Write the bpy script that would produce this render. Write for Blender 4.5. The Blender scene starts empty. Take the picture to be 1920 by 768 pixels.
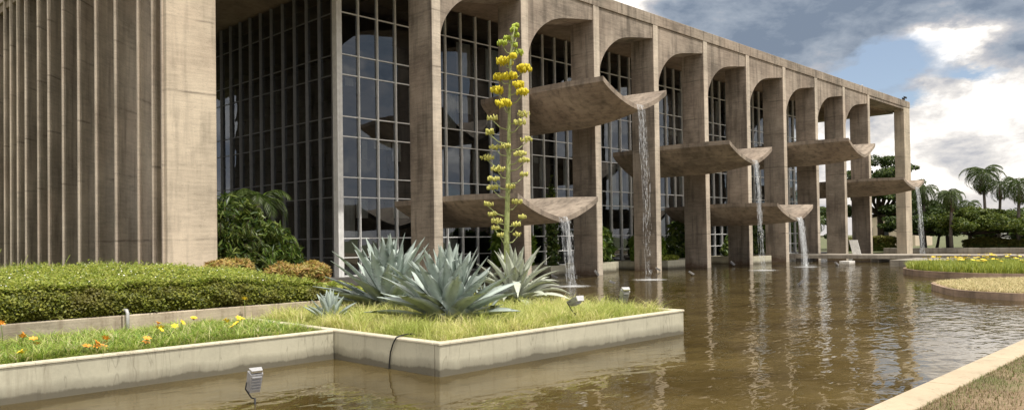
import bpy, math, random
import numpy as np
from mathutils import Vector, Matrix
random.seed(7); rng = np.random.default_rng(7)
S = bpy.context.scene
COL = S.collection
R = math.radians

# ------------------------------------------------------------------ helpers
def tag(o, label=None, cat=None, group=None, kind=None):
    if label: o['label'] = label
    if cat: o['category'] = cat
    if group: o['group'] = group
    if kind: o['kind'] = kind
    return o

def empty(name, loc=(0, 0, 0), rz=0, label=None, cat=None, group=None):
    o = bpy.data.objects.new(name, None); COL.objects.link(o)
    o.location = loc; o.rotation_euler = (0, 0, rz); o.empty_display_size = .2
    return tag(o, label, cat, group)

class MB:
    """collects faces; build() links them as one mesh object"""
    def __init__(s): s.v = []; s.f = []; s.sm = []
    def add(s, vs, fs, smooth=False):
        b = len(s.v); s.v += [tuple(map(float, v)) for v in vs]
        s.f += [tuple(i + b for i in f) for f in fs]; s.sm += [smooth] * len(fs); return s
    def box(s, x0, x1, y0, y1, z0, z1):
        return s.add([(x0,y0,z0),(x1,y0,z0),(x1,y1,z0),(x0,y1,z0),(x0,y0,z1),(x1,y0,z1),(x1,y1,z1),(x0,y1,z1)],
                     [(3,2,1,0),(4,5,6,7),(0,1,5,4),(1,2,6,5),(2,3,7,6),(3,0,4,7)])
    def cbox(s, x0, x1, y0, y1, z0, z1, c=.015):
        """box whose vertical and top edges are chamfered"""
        def ring(d, z): return [(x0+d+(c if k in (0,) else 0), 0, 0) for k in ()]
        def oct_(e, z):
            a, b, p, q = x0+e, x1-e, y0+e, y1-e
            return [(a+c,p,z),(b-c,p,z),(b,p+c,z),(b,q-c,z),(b-c,q,z),(a+c,q,z),(a,q-c,z),(a,p+c,z)]
        v = oct_(0, z0) + oct_(0, z1-c) + oct_(c*.7, z1)
        f = [tuple(range(7,-1,-1)), tuple(range(16,24))]
        for r in (0, 8):
            for i in range(8): f.append((r+i, r+(i+1)%8, r+8+(i+1)%8, r+8+i))
        return s.add(v, f)
    def obox(s, c, ax, ay, az):
        c, ax, ay, az = map(Vector, (c, ax, ay, az)); v = []
        for k in (-1, 1):
            for i, j in ((-1,-1),(1,-1),(1,1),(-1,1)): v.append(c + ax*i + ay*j + az*k)
        return s.add(v, [(3,2,1,0),(4,5,6,7),(0,1,5,4),(1,2,6,5),(2,3,7,6),(3,0,4,7)])
    def prism(s, poly, z0, z1):
        n = len(poly)
        v = [(x, y, z0) for x, y in poly] + [(x, y, z1) for x, y in poly]
        f = [tuple(range(n-1, -1, -1)), tuple(range(n, 2*n))] + [(i, (i+1)%n, n+(i+1)%n, n+i) for i in range(n)]
        return s.add(v, f)
    def tube(s, pts, rad, n=8, caps=True):
        pts = [Vector(p) for p in pts]; m = len(pts)
        if not hasattr(rad, '__len__'): rad = [rad]*m
        v = []; up0 = None
        for i, p in enumerate(pts):
            t = (pts[min(i+1, m-1)] - pts[max(i-1, 0)]).normalized()
            if up0 is None: up0 = Vector((1,0,0)) if abs(t.x) < .8 else Vector((0,1,0))
            a = (up0 - t*up0.dot(t)).normalized(); b = t.cross(a); up0 = a
            for k in range(n):
                w = 2*math.pi*k/n; v.append(p + (a*math.cos(w) + b*math.sin(w))*rad[i])
        f = [(i*n+k, i*n+(k+1)%n, (i+1)*n+(k+1)%n, (i+1)*n+k) for i in range(m-1) for k in range(n)]
        if caps: f += [tuple(range(n-1,-1,-1)), tuple(range((m-1)*n, m*n))]
        return s.add(v, f, True)
    def blob(s, c, r, seg=7, rings=5, jit=.0):
        c = Vector(c); rx, ry, rz = r if hasattr(r, '__len__') else (r, r, r); v = []
        for i in range(1, rings):
            ph = math.pi*i/rings
            for k in range(seg):
                w = 2*math.pi*k/seg; j = 1 + random.uniform(-jit, jit)
                v.append((c.x+rx*j*math.sin(ph)*math.cos(w), c.y+ry*j*math.sin(ph)*math.sin(w), c.z+rz*j*math.cos(ph)))
        v += [(c.x, c.y, c.z+rz), (c.x, c.y, c.z-rz)]; T = len(v)-2; f = []
        for i in range(rings-2):
            for k in range(seg): f.append((i*seg+k, (i+1)*seg+k, (i+1)*seg+(k+1)%seg, i*seg+(k+1)%seg))
        for k in range(seg):
            f.append((T, k, (k+1)%seg)); f.append((T+1, (rings-2)*seg+(k+1)%seg, (rings-2)*seg+k))
        return s.add(v, f, True)
    def build(s, name, mat, parent=None, world=True):
        me = bpy.data.meshes.new(name)
        off = parent_world(parent) if (parent and world) else Vector((0,0,0))
        me.from_pydata([(x-off.x, y-off.y, z-off.z) for x, y, z in s.v], [], s.f)
        me.polygons.foreach_set('use_smooth', s.sm)
        me.materials.append(mat); me.update()
        o = bpy.data.objects.new(name, me); COL.objects.link(o)
        if parent: o.parent = parent
        return o

def parent_world(p):
    v = Vector((0,0,0))
    while p: v += p.location; p = p.parent
    return v

def npmesh(name, V, nper, faces, mat, parent=None, world=True, smooth=False):
    """V: (N, nper, 3) vertices; faces: index tuples inside one element"""
    N = V.shape[0]; V = V.reshape(-1, 3).astype(np.float32).copy()
    if parent and world: V -= np.array(parent_world(parent), dtype=np.float32)
    me = bpy.data.meshes.new(name)
    loops = np.concatenate([np.array(f) for f in faces]); sizes = np.array([len(f) for f in faces])
    L = (loops[None, :] + (np.arange(N)*nper)[:, None]).reshape(-1)
    tot = np.tile(sizes, N); st = np.concatenate([[0], np.cumsum(tot)[:-1]])
    me.vertices.add(len(V)); me.vertices.foreach_set('co', V.reshape(-1))
    me.loops.add(len(L)); me.loops.foreach_set('vertex_index', L.astype(np.int32))
    me.polygons.add(len(tot)); me.polygons.foreach_set('loop_start', st.astype(np.int32))
    me.update(calc_edges=True); me.validate()
    if smooth: me.polygons.foreach_set('use_smooth', np.ones(len(me.polygons), dtype=bool))
    me.materials.append(mat)
    o = bpy.data.objects.new(name, me); COL.objects.link(o)
    if parent: o.parent = parent
    return o

def unit(a): return a/np.maximum(np.linalg.norm(a, axis=-1, keepdims=True), 1e-9)
def leaves(P, size, aspect=1.8, up=.35, out=None, outw=.5, droop=0.):
    """diamond leaves folded along the midrib; P (N,3)"""
    N = len(P); n = rng.normal(size=(N, 3)); n[:, 2] = np.abs(n[:, 2]) + up
    if out is not None: n = n + out*outw*2
    n = unit(n); d = rng.normal(size=(N, 3)); d[:, 2] -= droop
    d = unit(d - n*(d*n).sum(1, keepdims=True)); b = np.cross(n, d)
    s = (size*rng.uniform(.65, 1.3, N))[:, None]
    a = d*s*aspect*.5; w = b*s*.5; k = n*s*.12
    return np.stack([P-a, P-w*.9-a*.1+k, P+a-n*s*.1, P+w*.9-a*.1+k], 1)
LF = [(0, 1, 2), (0, 2, 3)]
def blades(P, h, w, lean=.35, dirs=None):
    """grass blades, 5 vertices each"""
    N = len(P); a = rng.uniform(0, 2*np.pi, N); h = h*rng.uniform(.55, 1.25, N)
    d = np.stack([np.cos(a), np.sin(a), 0*a], 1); q = np.stack([-np.sin(a), np.cos(a), 0*a], 1)
    L = (lean*rng.uniform(.2, 1.8, N)*h)[:, None]; up = np.zeros((N, 3)); up[:, 2] = h
    w = (w*rng.uniform(.6, 1.3, N))[:, None]
    return np.stack([P-q*w, P+q*w, P+d*L*.35+up*.6+q*w*.7, P+d*L*.35+up*.6-q*w*.7, P+d*L*1.1+up*rng.uniform(.75, 1, (N, 1))], 1)
BF = [(0, 1, 2, 3), (3, 2, 4)]

# ------------------------------------------------------------------ materials
def newmat(name):
    m = bpy.data.materials.new(name); m.use_nodes = True; nt = m.node_tree
    return m, nt, nt.nodes['Principled BSDF'], nt.nodes['Material Output']
def N(nt, t, **kw):
    n = nt.nodes.new(t)
    for k, v in kw.items(): setattr(n, k, v)
    return n
def ramp(nt, stops, fac=None, interp='LINEAR'):
    r = N(nt, 'ShaderNodeValToRGB'); e = r.color_ramp.elements; r.color_ramp.interpolation = interp
    while len(e) > len(stops): e.remove(e[-1])
    while len(e) < len(stops): e.new(.5)
    for x, (p, c) in zip(e, stops): x.position = p; x.color = (c[0], c[1], c[2], 1) if hasattr(c, '__len__') else (c, c, c, 1)
    if fac is not None: nt.links.new(fac, r.inputs['Fac'])
    return r.outputs['Color']
def mth(nt, op, a, b=None, c=None, clamp=False):
    n = N(nt, 'ShaderNodeMath', operation=op, use_clamp=clamp)
    for i, x in enumerate((a, b, c)):
        if x is None: continue
        if isinstance(x, (int, float)): n.inputs[i].default_value = x
        else: nt.links.new(x, n.inputs[i])
    return n.outputs[0]
def mixc(nt, fac, a, b, mode='MIX'):
    n = N(nt, 'ShaderNodeMix', data_type='RGBA', blend_type=mode, clamp_factor=True)
    for i, x in ((0, fac), (6, a), (7, b)):
        if isinstance(x, (int, float)): n.inputs[i].default_value = x
        elif isinstance(x, (tuple, list)): n.inputs[i].default_value = (*x[:3], 1)
        else: nt.links.new(x, n.inputs[i])
    return n.outputs[2]
def noise(nt, vec, scale, detail=4, rough=.55, st=None, dist=0.):
    if st is not None:
        m = N(nt, 'ShaderNodeMapping'); m.inputs['Scale'].default_value = st; nt.links.new(vec, m.inputs[0]); vec = m.outputs[0]
    n = N(nt, 'ShaderNodeTexNoise'); n.inputs['Scale'].default_value = scale; n.inputs['Detail'].default_value = detail
    n.inputs['Roughness'].default_value = rough; n.inputs['Distortion'].default_value = dist
    nt.links.new(vec, n.inputs['Vector']); return n.outputs['Fac']
def pos(nt): return N(nt, 'ShaderNodeNewGeometry').outputs['Position']
def bump(nt, h, strength, dist, bsdf, normal=None):
    b = N(nt, 'ShaderNodeBump'); b.inputs['Strength'].default_value = strength; b.inputs['Distance'].default_value = dist
    nt.links.new(h, b.inputs['Height'])
    if normal is not None: nt.links.new(normal, b.inputs['Normal'])
    if bsdf: nt.links.new(b.outputs[0], bsdf.inputs['Normal'])
    return b.outputs[0]

def concrete(name, col, joint=2.35, joff=.9, var=.35, stain=.6, dark=(.09,.075,.06), water=False):
    """board-marked concrete: fine horizontal board streaks, blotches, runs, casting joints"""
    m, nt, B, out = newmat(name); P = pos(nt)
    boards = noise(nt, P, 1.0, 6, .78, (1.0, 1.0, 12.))
    blot = noise(nt, P, .55, 6, .62)
    fine = noise(nt, P, 26, 4, .7)
    runs = noise(nt, P, 1.0, 5, .6, (3.2, 3.2, .28))
    a = mth(nt, 'MULTIPLY_ADD', boards, .55, mth(nt, 'MULTIPLY_ADD', blot, .9, mth(nt, 'MULTIPLY', fine, .35)))
    lo = tuple(c*(1-var) for c in col); hi = tuple(min(1, c*(1+var)) for c in col)
    c = ramp(nt, [(.41, lo), (.5, col), (.60, hi)], mth(nt, 'MULTIPLY', a, .56))
    pink = noise(nt, P, .35, 3, .5)
    c = mixc(nt, mth(nt, 'MULTIPLY', ramp(nt, [(.45, 0.), (.7, 1.)], pink), .28), c, (col[0]*1.05, col[1]*.90, col[2]*.86))
    st = ramp(nt, [(.49, 0.), (.66, 1.)], mth(nt, 'MULTIPLY_ADD', runs, .7, mth(nt, 'MULTIPLY', fine, .3)))
    c = mixc(nt, mth(nt, 'MULTIPLY', st, stain), c, dark)
    z = N(nt, 'ShaderNodeSeparateXYZ'); nt.links.new(P, z.inputs[0])
    if joint:
        zz = mth(nt, 'MULTIPLY_ADD', noise(nt, P, 1.4, 3), .09, mth(nt, 'ADD', z.outputs[2], -joff))
        fr = mth(nt, 'FRACT', mth(nt, 'DIVIDE', zz, joint))
        d = mth(nt, 'MULTIPLY', mth(nt, 'ABSOLUTE', mth(nt, 'SUBTRACT', fr, .5)), joint)
        line = ramp(nt, [(0., 1.), (.035, .35), (.06, 0.)], d)
        halo = mth(nt, 'MULTIPLY', ramp(nt, [(0., 1.), (.4, 0.)], d), ramp(nt, [(.55, 0.), (.75, .8)], noise(nt, P, 2.3, 6, .75, (1,1,2.5))))
        brk = ramp(nt, [(.42, .0), (.62, 1.)], noise(nt, P, .8, 4))
        c = mixc(nt, mth(nt, 'MULTIPLY', mth(nt, 'MAXIMUM', line, halo), mth(nt, 'MULTIPLY', brk, .7)), c, dark)
    if joint and water:
        wl = mth(nt, 'MULTIPLY_ADD', noise(nt, P, 1.5, 6, .7, (1,1,.4)), -.9, z.outputs[2])
        c = mixc(nt, mth(nt, 'MULTIPLY', ramp(nt, [(.0, 1.), (.12, .5), (.35, 0.)], mth(nt, 'ADD', wl, .32)), .75), c, (.11, .065, .04))
    pits = ramp(nt, [(.58, 0.), (.68, .9)], noise(nt, P, 5, 6, .85, (1, 1, 3.2)))
    c = mixc(nt, mth(nt, 'MULTIPLY', pits, .55), c, dark)
    pale = ramp(nt, [(.55, 0.), (.75, 1.)], noise(nt, P, 1., 6, .7, (2.2, 2.2, 9)))
    c = mixc(nt, mth(nt, 'MULTIPLY', pale, .35), c, tuple(min(1, x*1.5) for x in col))
    nt.links.new(c, B.inputs['Base Color']); B.inputs['Roughness'].default_value = .88
    B.inputs['Specular IOR Level'].default_value = .25
    h = mth(nt, 'MULTIPLY_ADD', boards, .6, mth(nt, 'MULTIPLY', fine, .4))
    bump(nt, h, .55, .02, B)
    return m

def painted_wall(name, col, water=True):
    """planter wall: painted render with a dirty, algae-dark band above the waterline and hairline cracks"""
    m, nt, B, out = newmat(name); P = pos(nt)
    blot = noise(nt, P, 1.1, 6, .65); fine = noise(nt, P, 30, 4, .7)
    c = ramp(nt, [(.3, tuple(x*.8 for x in col)), (.55, col), (.75, tuple(min(1, x*1.12) for x in col))], mth(nt, 'MULTIPLY_ADD', blot, .75, mth(nt, 'MULTIPLY', fine, .25)))
    z = N(nt, 'ShaderNodeSeparateXYZ'); nt.links.new(P, z.inputs[0])
    if water:
        w = noise(nt, P, 1.6, 6, .7, (1, 1, .5)); lvl = mth(nt, 'MULTIPLY_ADD', w, -.22, z.outputs[2])
        band = ramp(nt, [(.0, 1.), (.03, .6), (.10, .35), (.16, 0.)], mth(nt, 'ADD', lvl, .04))
        c = mixc(nt, mth(nt, 'MULTIPLY', band, .85), c, (.075, .065, .045))
    crack = noise(nt, P, .8, 4, .6, (2.2, 2.2, .35), .6)
    cr = ramp(nt, [(.494, 0.), (.5, 1.), (.506, 0.)], crack)
    c = mixc(nt, mth(nt, 'MULTIPLY', cr, .35), c, (.1, .085, .06))
    runs = ramp(nt, [(.56, 0.), (.75, 1.)], noise(nt, P, 1, 5, .65, (6, 6, .5)))
    c = mixc(nt, mth(nt, 'MULTIPLY', runs, .4), c, (.16, .13, .09))
    nt.links.new(c, B.inputs['Base Color']); B.inputs['Roughness'].default_value = .8
    B.inputs['Specular IOR Level'].default_value = .3
    bump(nt, fine, .25, .01, B)
    return m

def leafmat(name, cols, rough=.5, trans=.3, patch=None, patchscale=.5, spec=.4):
    m, nt, B, out = newmat(name); g = N(nt, 'ShaderNodeNewGeometry')
    n = len(cols); c = ramp(nt, [(i/(n-1) if n > 1 else 0, q) for i, q in enumerate(cols)], g.outputs['Random Per Island'])
    if patch:
        f = ramp(nt, [(.42, 0.), (.62, 1.)], noise(nt, g.outputs['Position'], patchscale, 4, .6))
        c = mixc(nt, mth(nt, 'MULTIPLY', f, .75), c, patch)
    nt.links.new(c, B.inputs['Base Color']); B.inputs['Roughness'].default_value = rough
    B.inputs['Specular IOR Level'].default_value = spec
    if trans:
        T = N(nt, 'ShaderNodeBsdfTranslucent'); nt.links.new(c, T.inputs['Color'])
        M = N(nt, 'ShaderNodeMixShader'); M.inputs[0].default_value = trans
        nt.links.new(B.outputs[0], M.inputs[1]); nt.links.new(T.outputs[0], M.inputs[2]); nt.links.new(M.outputs[0], out.inputs['Surface'])
    return m

def plain(name, col, rough=.6, metal=0., nscale=8, var=.2, spec=.5, bmp=0.):
    m, nt, B, out = newmat(name); P = pos(nt)
    f = noise(nt, P, nscale, 5, .65)
    c = ramp(nt, [(.3, tuple(x*(1-var) for x in col)), (.7, tuple(min(1, x*(1+var)) for x in col))], f)
    nt.links.new(c, B.inputs['Base Color']); B.inputs['Roughness'].default_value = rough
    B.inputs['Metallic'].default_value = metal; B.inputs['Specular IOR Level'].default_value = spec
    if bmp: bump(nt, f, bmp, .02, B)
    return m

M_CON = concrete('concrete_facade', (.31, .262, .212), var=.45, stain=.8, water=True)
M_BAS = concrete('concrete_basin', (.30, .25, .20), joint=0, stain=.75, var=.42)
M_PAR = concrete('concrete_parapet', (.33, .28, .225), joint=0, stain=.95, var=.45)
M_PIER = concrete('concrete_corner', (.54, .465, .36), stain=.4, var=.25)
M_PALE = concrete('pale_concrete_edge', (.52, .455, .37), stain=.45, var=.3)  # paler concrete for the column faces and fin edges
M_FIN = concrete('concrete_fin', (.52, .465, .39), stain=.5, var=.3)
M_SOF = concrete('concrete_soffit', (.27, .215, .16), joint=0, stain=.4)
M_WALL = painted_wall('planter_paint', (.50, .475, .365))
M_RIM = painted_wall('planter_rim_paint', (.60, .55, .42), water=False)
M_UWALL = concrete('garden_wall_concrete', (.46, .40, .31), joint=0, stain=.75, dark=(.14, .085, .055))
M_KERB = concrete('kerb_concrete', (.30, .22, .16), joint=0, stain=.6)
M_COPE = painted_wall('coping_stone', (.47, .385, .27), water=False)
M_SLAB = concrete('walkway_concrete', (.34, .31, .26), joint=0)
M_WHITE = plain('white_board', (.72, .70, .66), .5)
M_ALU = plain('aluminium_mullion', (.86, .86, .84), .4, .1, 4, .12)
M_ALU2 = plain('aluminium_mullion_shaded_side', (.22, .22, .22), .45, .3, 4, .12)  # same aluminium darkened: the side wall's shade is in the colour
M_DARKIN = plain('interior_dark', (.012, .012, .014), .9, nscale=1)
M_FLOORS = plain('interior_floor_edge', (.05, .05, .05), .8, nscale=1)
M_CURT = plain('curtain', (.85, .82, .74), .9, nscale=2, var=.25)
M_METAL = plain('lamp_grey_metal', (.36, .36, .37), .4, .3, 20, .15)
M_CHROME = plain('lamp_bright_metal', (.72, .72, .72), .2, .9, 20, .1)
M_BLACK = plain('black_rubber', (.012, .012, .012), .5)
M_LENS = plain('lamp_lens', (.10, .11, .12), .08, 0, 10, .2, 1.)
M_PIPE = plain('grey_pipe', (.45, .45, .44), .45, .1)
M_YELB = plain('cream_block', (.70, .62, .36), .8)
M_SOIL = plain('soil', (.16, .115, .065), .95, nscale=6, var=.45, bmp=.6)
M_GROUND = plain('far_ground', (.10, .11, .045), .95, nscale=.4, var=.4)
M_PAVE = plain('podium_floor', (.10, .095, .085), .7, nscale=2)
M_BARK = plain('bark', (.075, .055, .04), .9, nscale=9, var=.4, bmp=.8)
M_PBARK = plain('palm_bark', (.10, .085, .07), .9, nscale=7, var=.35, bmp=.8)
M_DEAD = leafmat('dead_frond', [(.10, .06, .035), (.17, .11, .07)], .8, .1)
M_FAR = plain('far_house_wall', (.62, .52, .40), .85, nscale=1, var=.1)
M_FARW = plain('far_white_wall', (.62, .62, .60), .85, nscale=1, var=.1)
M_WIN = plain('far_window', (.02, .022, .025), .2)

# glass: dark, mirror-like, each pane a little wavy
def glassmat():
    m, nt, B, out = newmat('dark_glass'); nt.nodes.remove(B); P = pos(nt)
    fr = N(nt, 'ShaderNodeFresnel'); fr.inputs['IOR'].default_value = 2.3
    g = N(nt, 'ShaderNodeBsdfGlossy'); g.inputs['Roughness'].default_value = .015; g.inputs['Color'].default_value = (.78, .83, .88, 1)
    t = N(nt, 'ShaderNodeBsdfTransparent'); t.inputs['Color'].default_value = (.62, .64, .64, 1)
    gm = N(nt, 'ShaderNodeNewGeometry')
    wob = noise(nt, P, .7, 2, .4)
    bump(nt, wob, .3, .03, None)
    bn = nt.nodes[-1]; nt.links.new(bn.outputs[0], g.inputs['Normal'])
    x = N(nt, 'ShaderNodeMixShader'); nt.links.new(fr.outputs[0], x.inputs[0])
    nt.links.new(t.outputs[0], x.inputs[1]); nt.links.new(g.outputs[0], x.inputs[2]); nt.links.new(x.outputs[0], out.inputs['Surface'])
    return m
M_GLASS = glassmat()

def watermat():
    m, nt, B, out = newmat('pool_water'); nt.nodes.remove(B); P = pos(nt)
    n1 = noise(nt, P, 1.0, 1.3, .45, (1.9, 3.0, 1.), .5)
    n2 = noise(nt, P, 1.0, 1.5, .5, (4.6, 7.2, 1.), .3)
    n3 = noise(nt, P, .16, 2, .5)
    amp = ramp(nt, [(.3, .35), (.65, 1.)], n3)
    sp_ = N(nt, 'ShaderNodeSeparateXYZ'); nt.links.new(P, sp_.inputs[0])
    far = N(nt, 'ShaderNodeMapRange'); far.inputs['From Min'].default_value = 5; far.inputs['From Max'].default_value = 15; far.inputs['To Min'].default_value = .45; far.inputs['To Max'].default_value = .66; nt.links.new(mth(nt, 'MULTIPLY_ADD', sp_.outputs[1], -.45, sp_.outputs[0]), far.inputs['Value'])
    h = mth(nt, 'MULTIPLY', mth(nt, 'MULTIPLY', mth(nt, 'MULTIPLY_ADD', n1, 1.0, mth(nt, 'MULTIPLY', n2, .30)), amp), far.outputs[0])
    nb = bump(nt, h, 1., .038, None)
    fr = N(nt, 'ShaderNodeFresnel'); fr.inputs['IOR'].default_value = 1.85; nt.links.new(nb, fr.inputs['Normal'])
    g = N(nt, 'ShaderNodeBsdfGlossy'); g.inputs['Roughness'].default_value = .02; nt.links.new(nb, g.inputs['Normal'])
    t = N(nt, 'ShaderNodeBsdfTransparent'); t.inputs['Color'].default_value = (.80, .74, .5, 1)
    d = N(nt, 'ShaderNodeBsdfDiffuse'); nt.links.new(ramp(nt, [(.35, (.085, .060, .020)), (.65, (.19, .14, .052))], noise(nt, P, .45, 5, .6)), d.inputs['Color'])
    y = N(nt, 'ShaderNodeMixShader'); y.inputs[0].default_value = .6
    nt.links.new(t.outputs[0], y.inputs[1]); nt.links.new(d.outputs[0], y.inputs[2])
    x = N(nt, 'ShaderNodeMixShader'); nt.links.new(fr.outputs[0], x.inputs[0])
    nt.links.new(y.outputs[0], x.inputs[1]); nt.links.new(g.outputs[0], x.inputs[2]); nt.links.new(x.outputs[0], out.inputs['Surface'])
    return m
M_WATER = watermat()
def poolfloor():
    m, nt, B, out = newmat('pool_floor_mud'); P = pos(nt)
    a = noise(nt, P, .5, 6, .65); b = noise(nt, P, 5, 5, .7)
    c = ramp(nt, [(.3, (.075, .062, .025)), (.5, (.17, .135, .06)), (.72, (.29, .24, .12))], mth(nt, 'MULTIPLY_ADD', a, .7, mth(nt, 'MULTIPLY', b, .3)))
    v = N(nt, 'ShaderNodeTexVoronoi', feature='DISTANCE_TO_EDGE'); v.inputs['Scale'].default_value = .45
    nt.links.new(P, v.inputs['Vector'])
    c = mixc(nt, ramp(nt, [(0., .25), (.012, 0.)], v.outputs['Distance']), c, (.05, .04, .02))
    nt.links.new(c, B.inputs['Base Color']); B.inputs['Roughness'].default_value = .9
    return m
M_PFLOOR = poolfloor()
def fallmat():
    m, nt, B, out = newmat('falling_water'); nt.nodes.remove(B); P = pos(nt)
    d = N(nt, 'ShaderNodeBsdfDiffuse'); d.inputs['Color'].default_value = (.85, .88, .9, 1)
    g = N(nt, 'ShaderNodeBsdfGlossy'); g.inputs['Roughness'].default_value = .12
    t = N(nt, 'ShaderNodeBsdfTransparent')
    a = N(nt, 'ShaderNodeMixShader'); a.inputs[0].default_value = .45
    nt.links.new(d.outputs[0], a.inputs[1]); nt.links.new(g.outputs[0], a.inputs[2])
    f = ramp(nt, [(.44, .02), (.70, .50)], noise(nt, P, 1, 4, .7, (16, 16, 3.5)))
    x = N(nt, 'ShaderNodeMixShader'); nt.links.new(f, x.inputs[0])
    nt.links.new(t.outputs[0], x.inputs[1]); nt.links.new(a.outputs[0], x.inputs[2]); nt.links.new(x.outputs[0], out.inputs['Surface'])
    return m
M_FALL = fallmat()
def foammat():
    m, nt, B, out = newmat('splash_foam'); P = N(nt, 'ShaderNodeTexCoord').outputs['Object']
    B.inputs['Base Color'].default_value = (.85, .87, .88, 1); B.inputs['Roughness'].default_value = .5
    t = N(nt, 'ShaderNodeBsdfTransparent'); ln = N(nt, 'ShaderNodeVectorMath', operation='LENGTH'); nt.links.new(P, ln.inputs[0])
    nz = noise(nt, P, 5.5, 6, .8, (.6, 1.6, 1))
    f = mth(nt, 'MULTIPLY_ADD', nz, 1.3, mth(nt, 'MULTIPLY_ADD', ln.outputs['Value'], -.62, -.02))
    f = ramp(nt, [(.12, 0.), (.75, .9)], f)
    x = N(nt, 'ShaderNodeMixShader'); nt.links.new(f, x.inputs[0])
    nt.links.new(t.outputs[0], x.inputs[1]); nt.links.new(B.outputs[0], x.inputs[2]); nt.links.new(x.outputs[0], out.inputs['Surface'])
    return m
M_FOAM = foammat()

M_HEDGE = leafmat('hedge_leaves', [(.05, .065, .012), (.14, .17, .02), (.24, .27, .03), (.36, .36, .06)], .5, .35, (.16, .14, .03), 1.6)
M_HTOP = leafmat('sunlit_hedge_leaves', [(.08, .13, .02), (.28, .35, .04), (.46, .50, .09), (.30, .30, .09)], .5, .4)  # yellow-green leaves, sun on the hedge top put into the lighter colour
M_HDRY = leafmat('russet_leaves', [(.30, .16, .05), (.52, .34, .10), (.30, .32, .06), (.45, .30, .14)], .6, .3)
M_GRASSY = leafmat('yellow_green_grass', [(.34, .42, .08), (.58, .60, .18), (.74, .70, .30), (.80, .70, .42)], .55, .4, (.34, .42, .07), 1.4)
M_GRASSG = leafmat('lily_leaves', [(.12, .20, .03), (.28, .38, .05), (.42, .48, .09), (.58, .48, .28)], .45, .4, (.28, .38, .05), 1.3)
M_STRAP = leafmat('strap_leaves', [(.10, .20, .03), (.26, .40, .05), (.46, .54, .12), (.55, .48, .28)], .4, .35)
M_GRASSD = leafmat('dry_grass', [(.40, .33, .16), (.60, .50, .26), (.68, .58, .34), (.30, .32, .10)], .7, .2)
M_LAWN = leafmat('bank_grass', [(.13, .10, .045), (.25, .18, .09), (.12, .16, .04), (.30, .22, .12)], .75, .2, (.14, .19, .05), .8)
M_SHRUB = leafmat('shrub_leaves', [(.025, .06, .01), (.08, .13, .02), (.20, .24, .05)], .4, .3)
M_SHRUBY = leafmat('bamboo_leaves', [(.06, .13, .01), (.15, .25, .03), (.24, .33, .04)], .4, .35)
M_TREE = leafmat('tree_leaves', [(.022, .045, .008), (.05, .085, .014), (.10, .14, .02)], .5, .3)
M_TREEY = leafmat('acacia_leaves', [(.035, .065, .008), (.09, .13, .015), (.17, .20, .03)], .5, .35)
M_PALM = leafmat('palm_leaflets', [(.035, .065, .012), (.08, .12, .03), (.13, .17, .05)], .45, .25)
M_FARHEDGE = leafmat('far_hedge_leaves', [(.12, .12, .025), (.22, .20, .05), (.14, .17, .03)], .6, .3)
M_WFLOW = plain('white_petals', (.75, .75, .68), .7)
M_YFLOW = plain('yellow_petals', (.85, .62, .03), .6)
M_OFLOW = plain('orange_petals', (.90, .36, .04), .6)
M_AYEL = plain('agave_blossom_yellow', (.62, .52, .02), .7, nscale=40, var=.45)
M_AGRN = plain('agave_blossom_green', (.36, .44, .05), .7, nscale=40, var=.45)
M_APOD = plain('agave_seed_pod', (.50, .48, .13), .7, nscale=40, var=.5)
M_STALK = plain('agave_stalk', (.30, .34, .13), .6, nscale=14, var=.35)
def agavemat(name, col):
    m, nt, B, out = newmat(name); P = pos(nt); g = N(nt, 'ShaderNodeNewGeometry')
    f = mth(nt, 'MULTIPLY_ADD', noise(nt, P, 7, 4, .6), .6, mth(nt, 'MULTIPLY', g.outputs['Random Per Island'], .4))
    c = ramp(nt, [(.25, tuple(x*.72 for x in col)), (.5, col), (.75, tuple(x*1.3 for x in col))], f)
    sp = ramp(nt, [(.68, 0.), (.74, 1.)], noise(nt, P, 16, 4, .7))
    c = mixc(nt, mth(nt, 'MULTIPLY', sp, .35), c, (.30, .24, .16))
    nt.links.new(c, B.inputs['Base Color']); B.inputs['Roughness'].default_value = .42; B.inputs['Specular IOR Level'].default_value = .45
    return m
M_AGAVE = agavemat('agave_leaf', (.35, .41, .37))
M_AGAVE2 = agavemat('agave_leaf_pale', (.44, .47, .38))

# ------------------------------------------------------------------ ground, water, banks
def sheet(name, poly, z, mat):
    mb = MB(); mb.add([(x, y, z) for x, y in poly], [tuple(range(len(poly)))])
    return tag(mb.build(name, mat), kind='structure')
# one ground sheet to the horizon, with the pool cut out of it
gm = MB(); far = 1500
PX0, PX1, PY0, PY1 = -30., 84., 2.85, 28.8
gm.add([(-far,-far,.0),(far,-far,.0),(far,PY0-.35,.0),(-far,PY0-.35,.0)], [(0,1,2,3)])
gm.add([(-far,PY1,.02),(far,PY1,.02),(far,far,.02),(-far,far,.02)], [(0,1,2,3)])
gm.add([(-far,PY0-.35,.0),(PX0,PY0-.35,.0),(PX0,PY1,.02),(-far,PY1,.02)], [(0,1,2,3)])
gm.add([(PX1,PY0-.35,.0),(far,PY0-.35,.0),(far,PY1,.02),(PX1,PY1,.02)], [(0,1,2,3)])
tag(gm.build('ground', M_GROUND), kind='structure')
sheet('pool_floor', [(PX0,PY0-.3),(PX1,PY0-.3),(PX1,PY1),(PX0,PY1)], -.38, M_PFLOOR)
sheet('water', [(PX0,PY0-.02),(PX1,PY0-.02),(PX1,PY1-.1),(PX0,PY1-.1)], 0., M_WATER)
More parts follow.
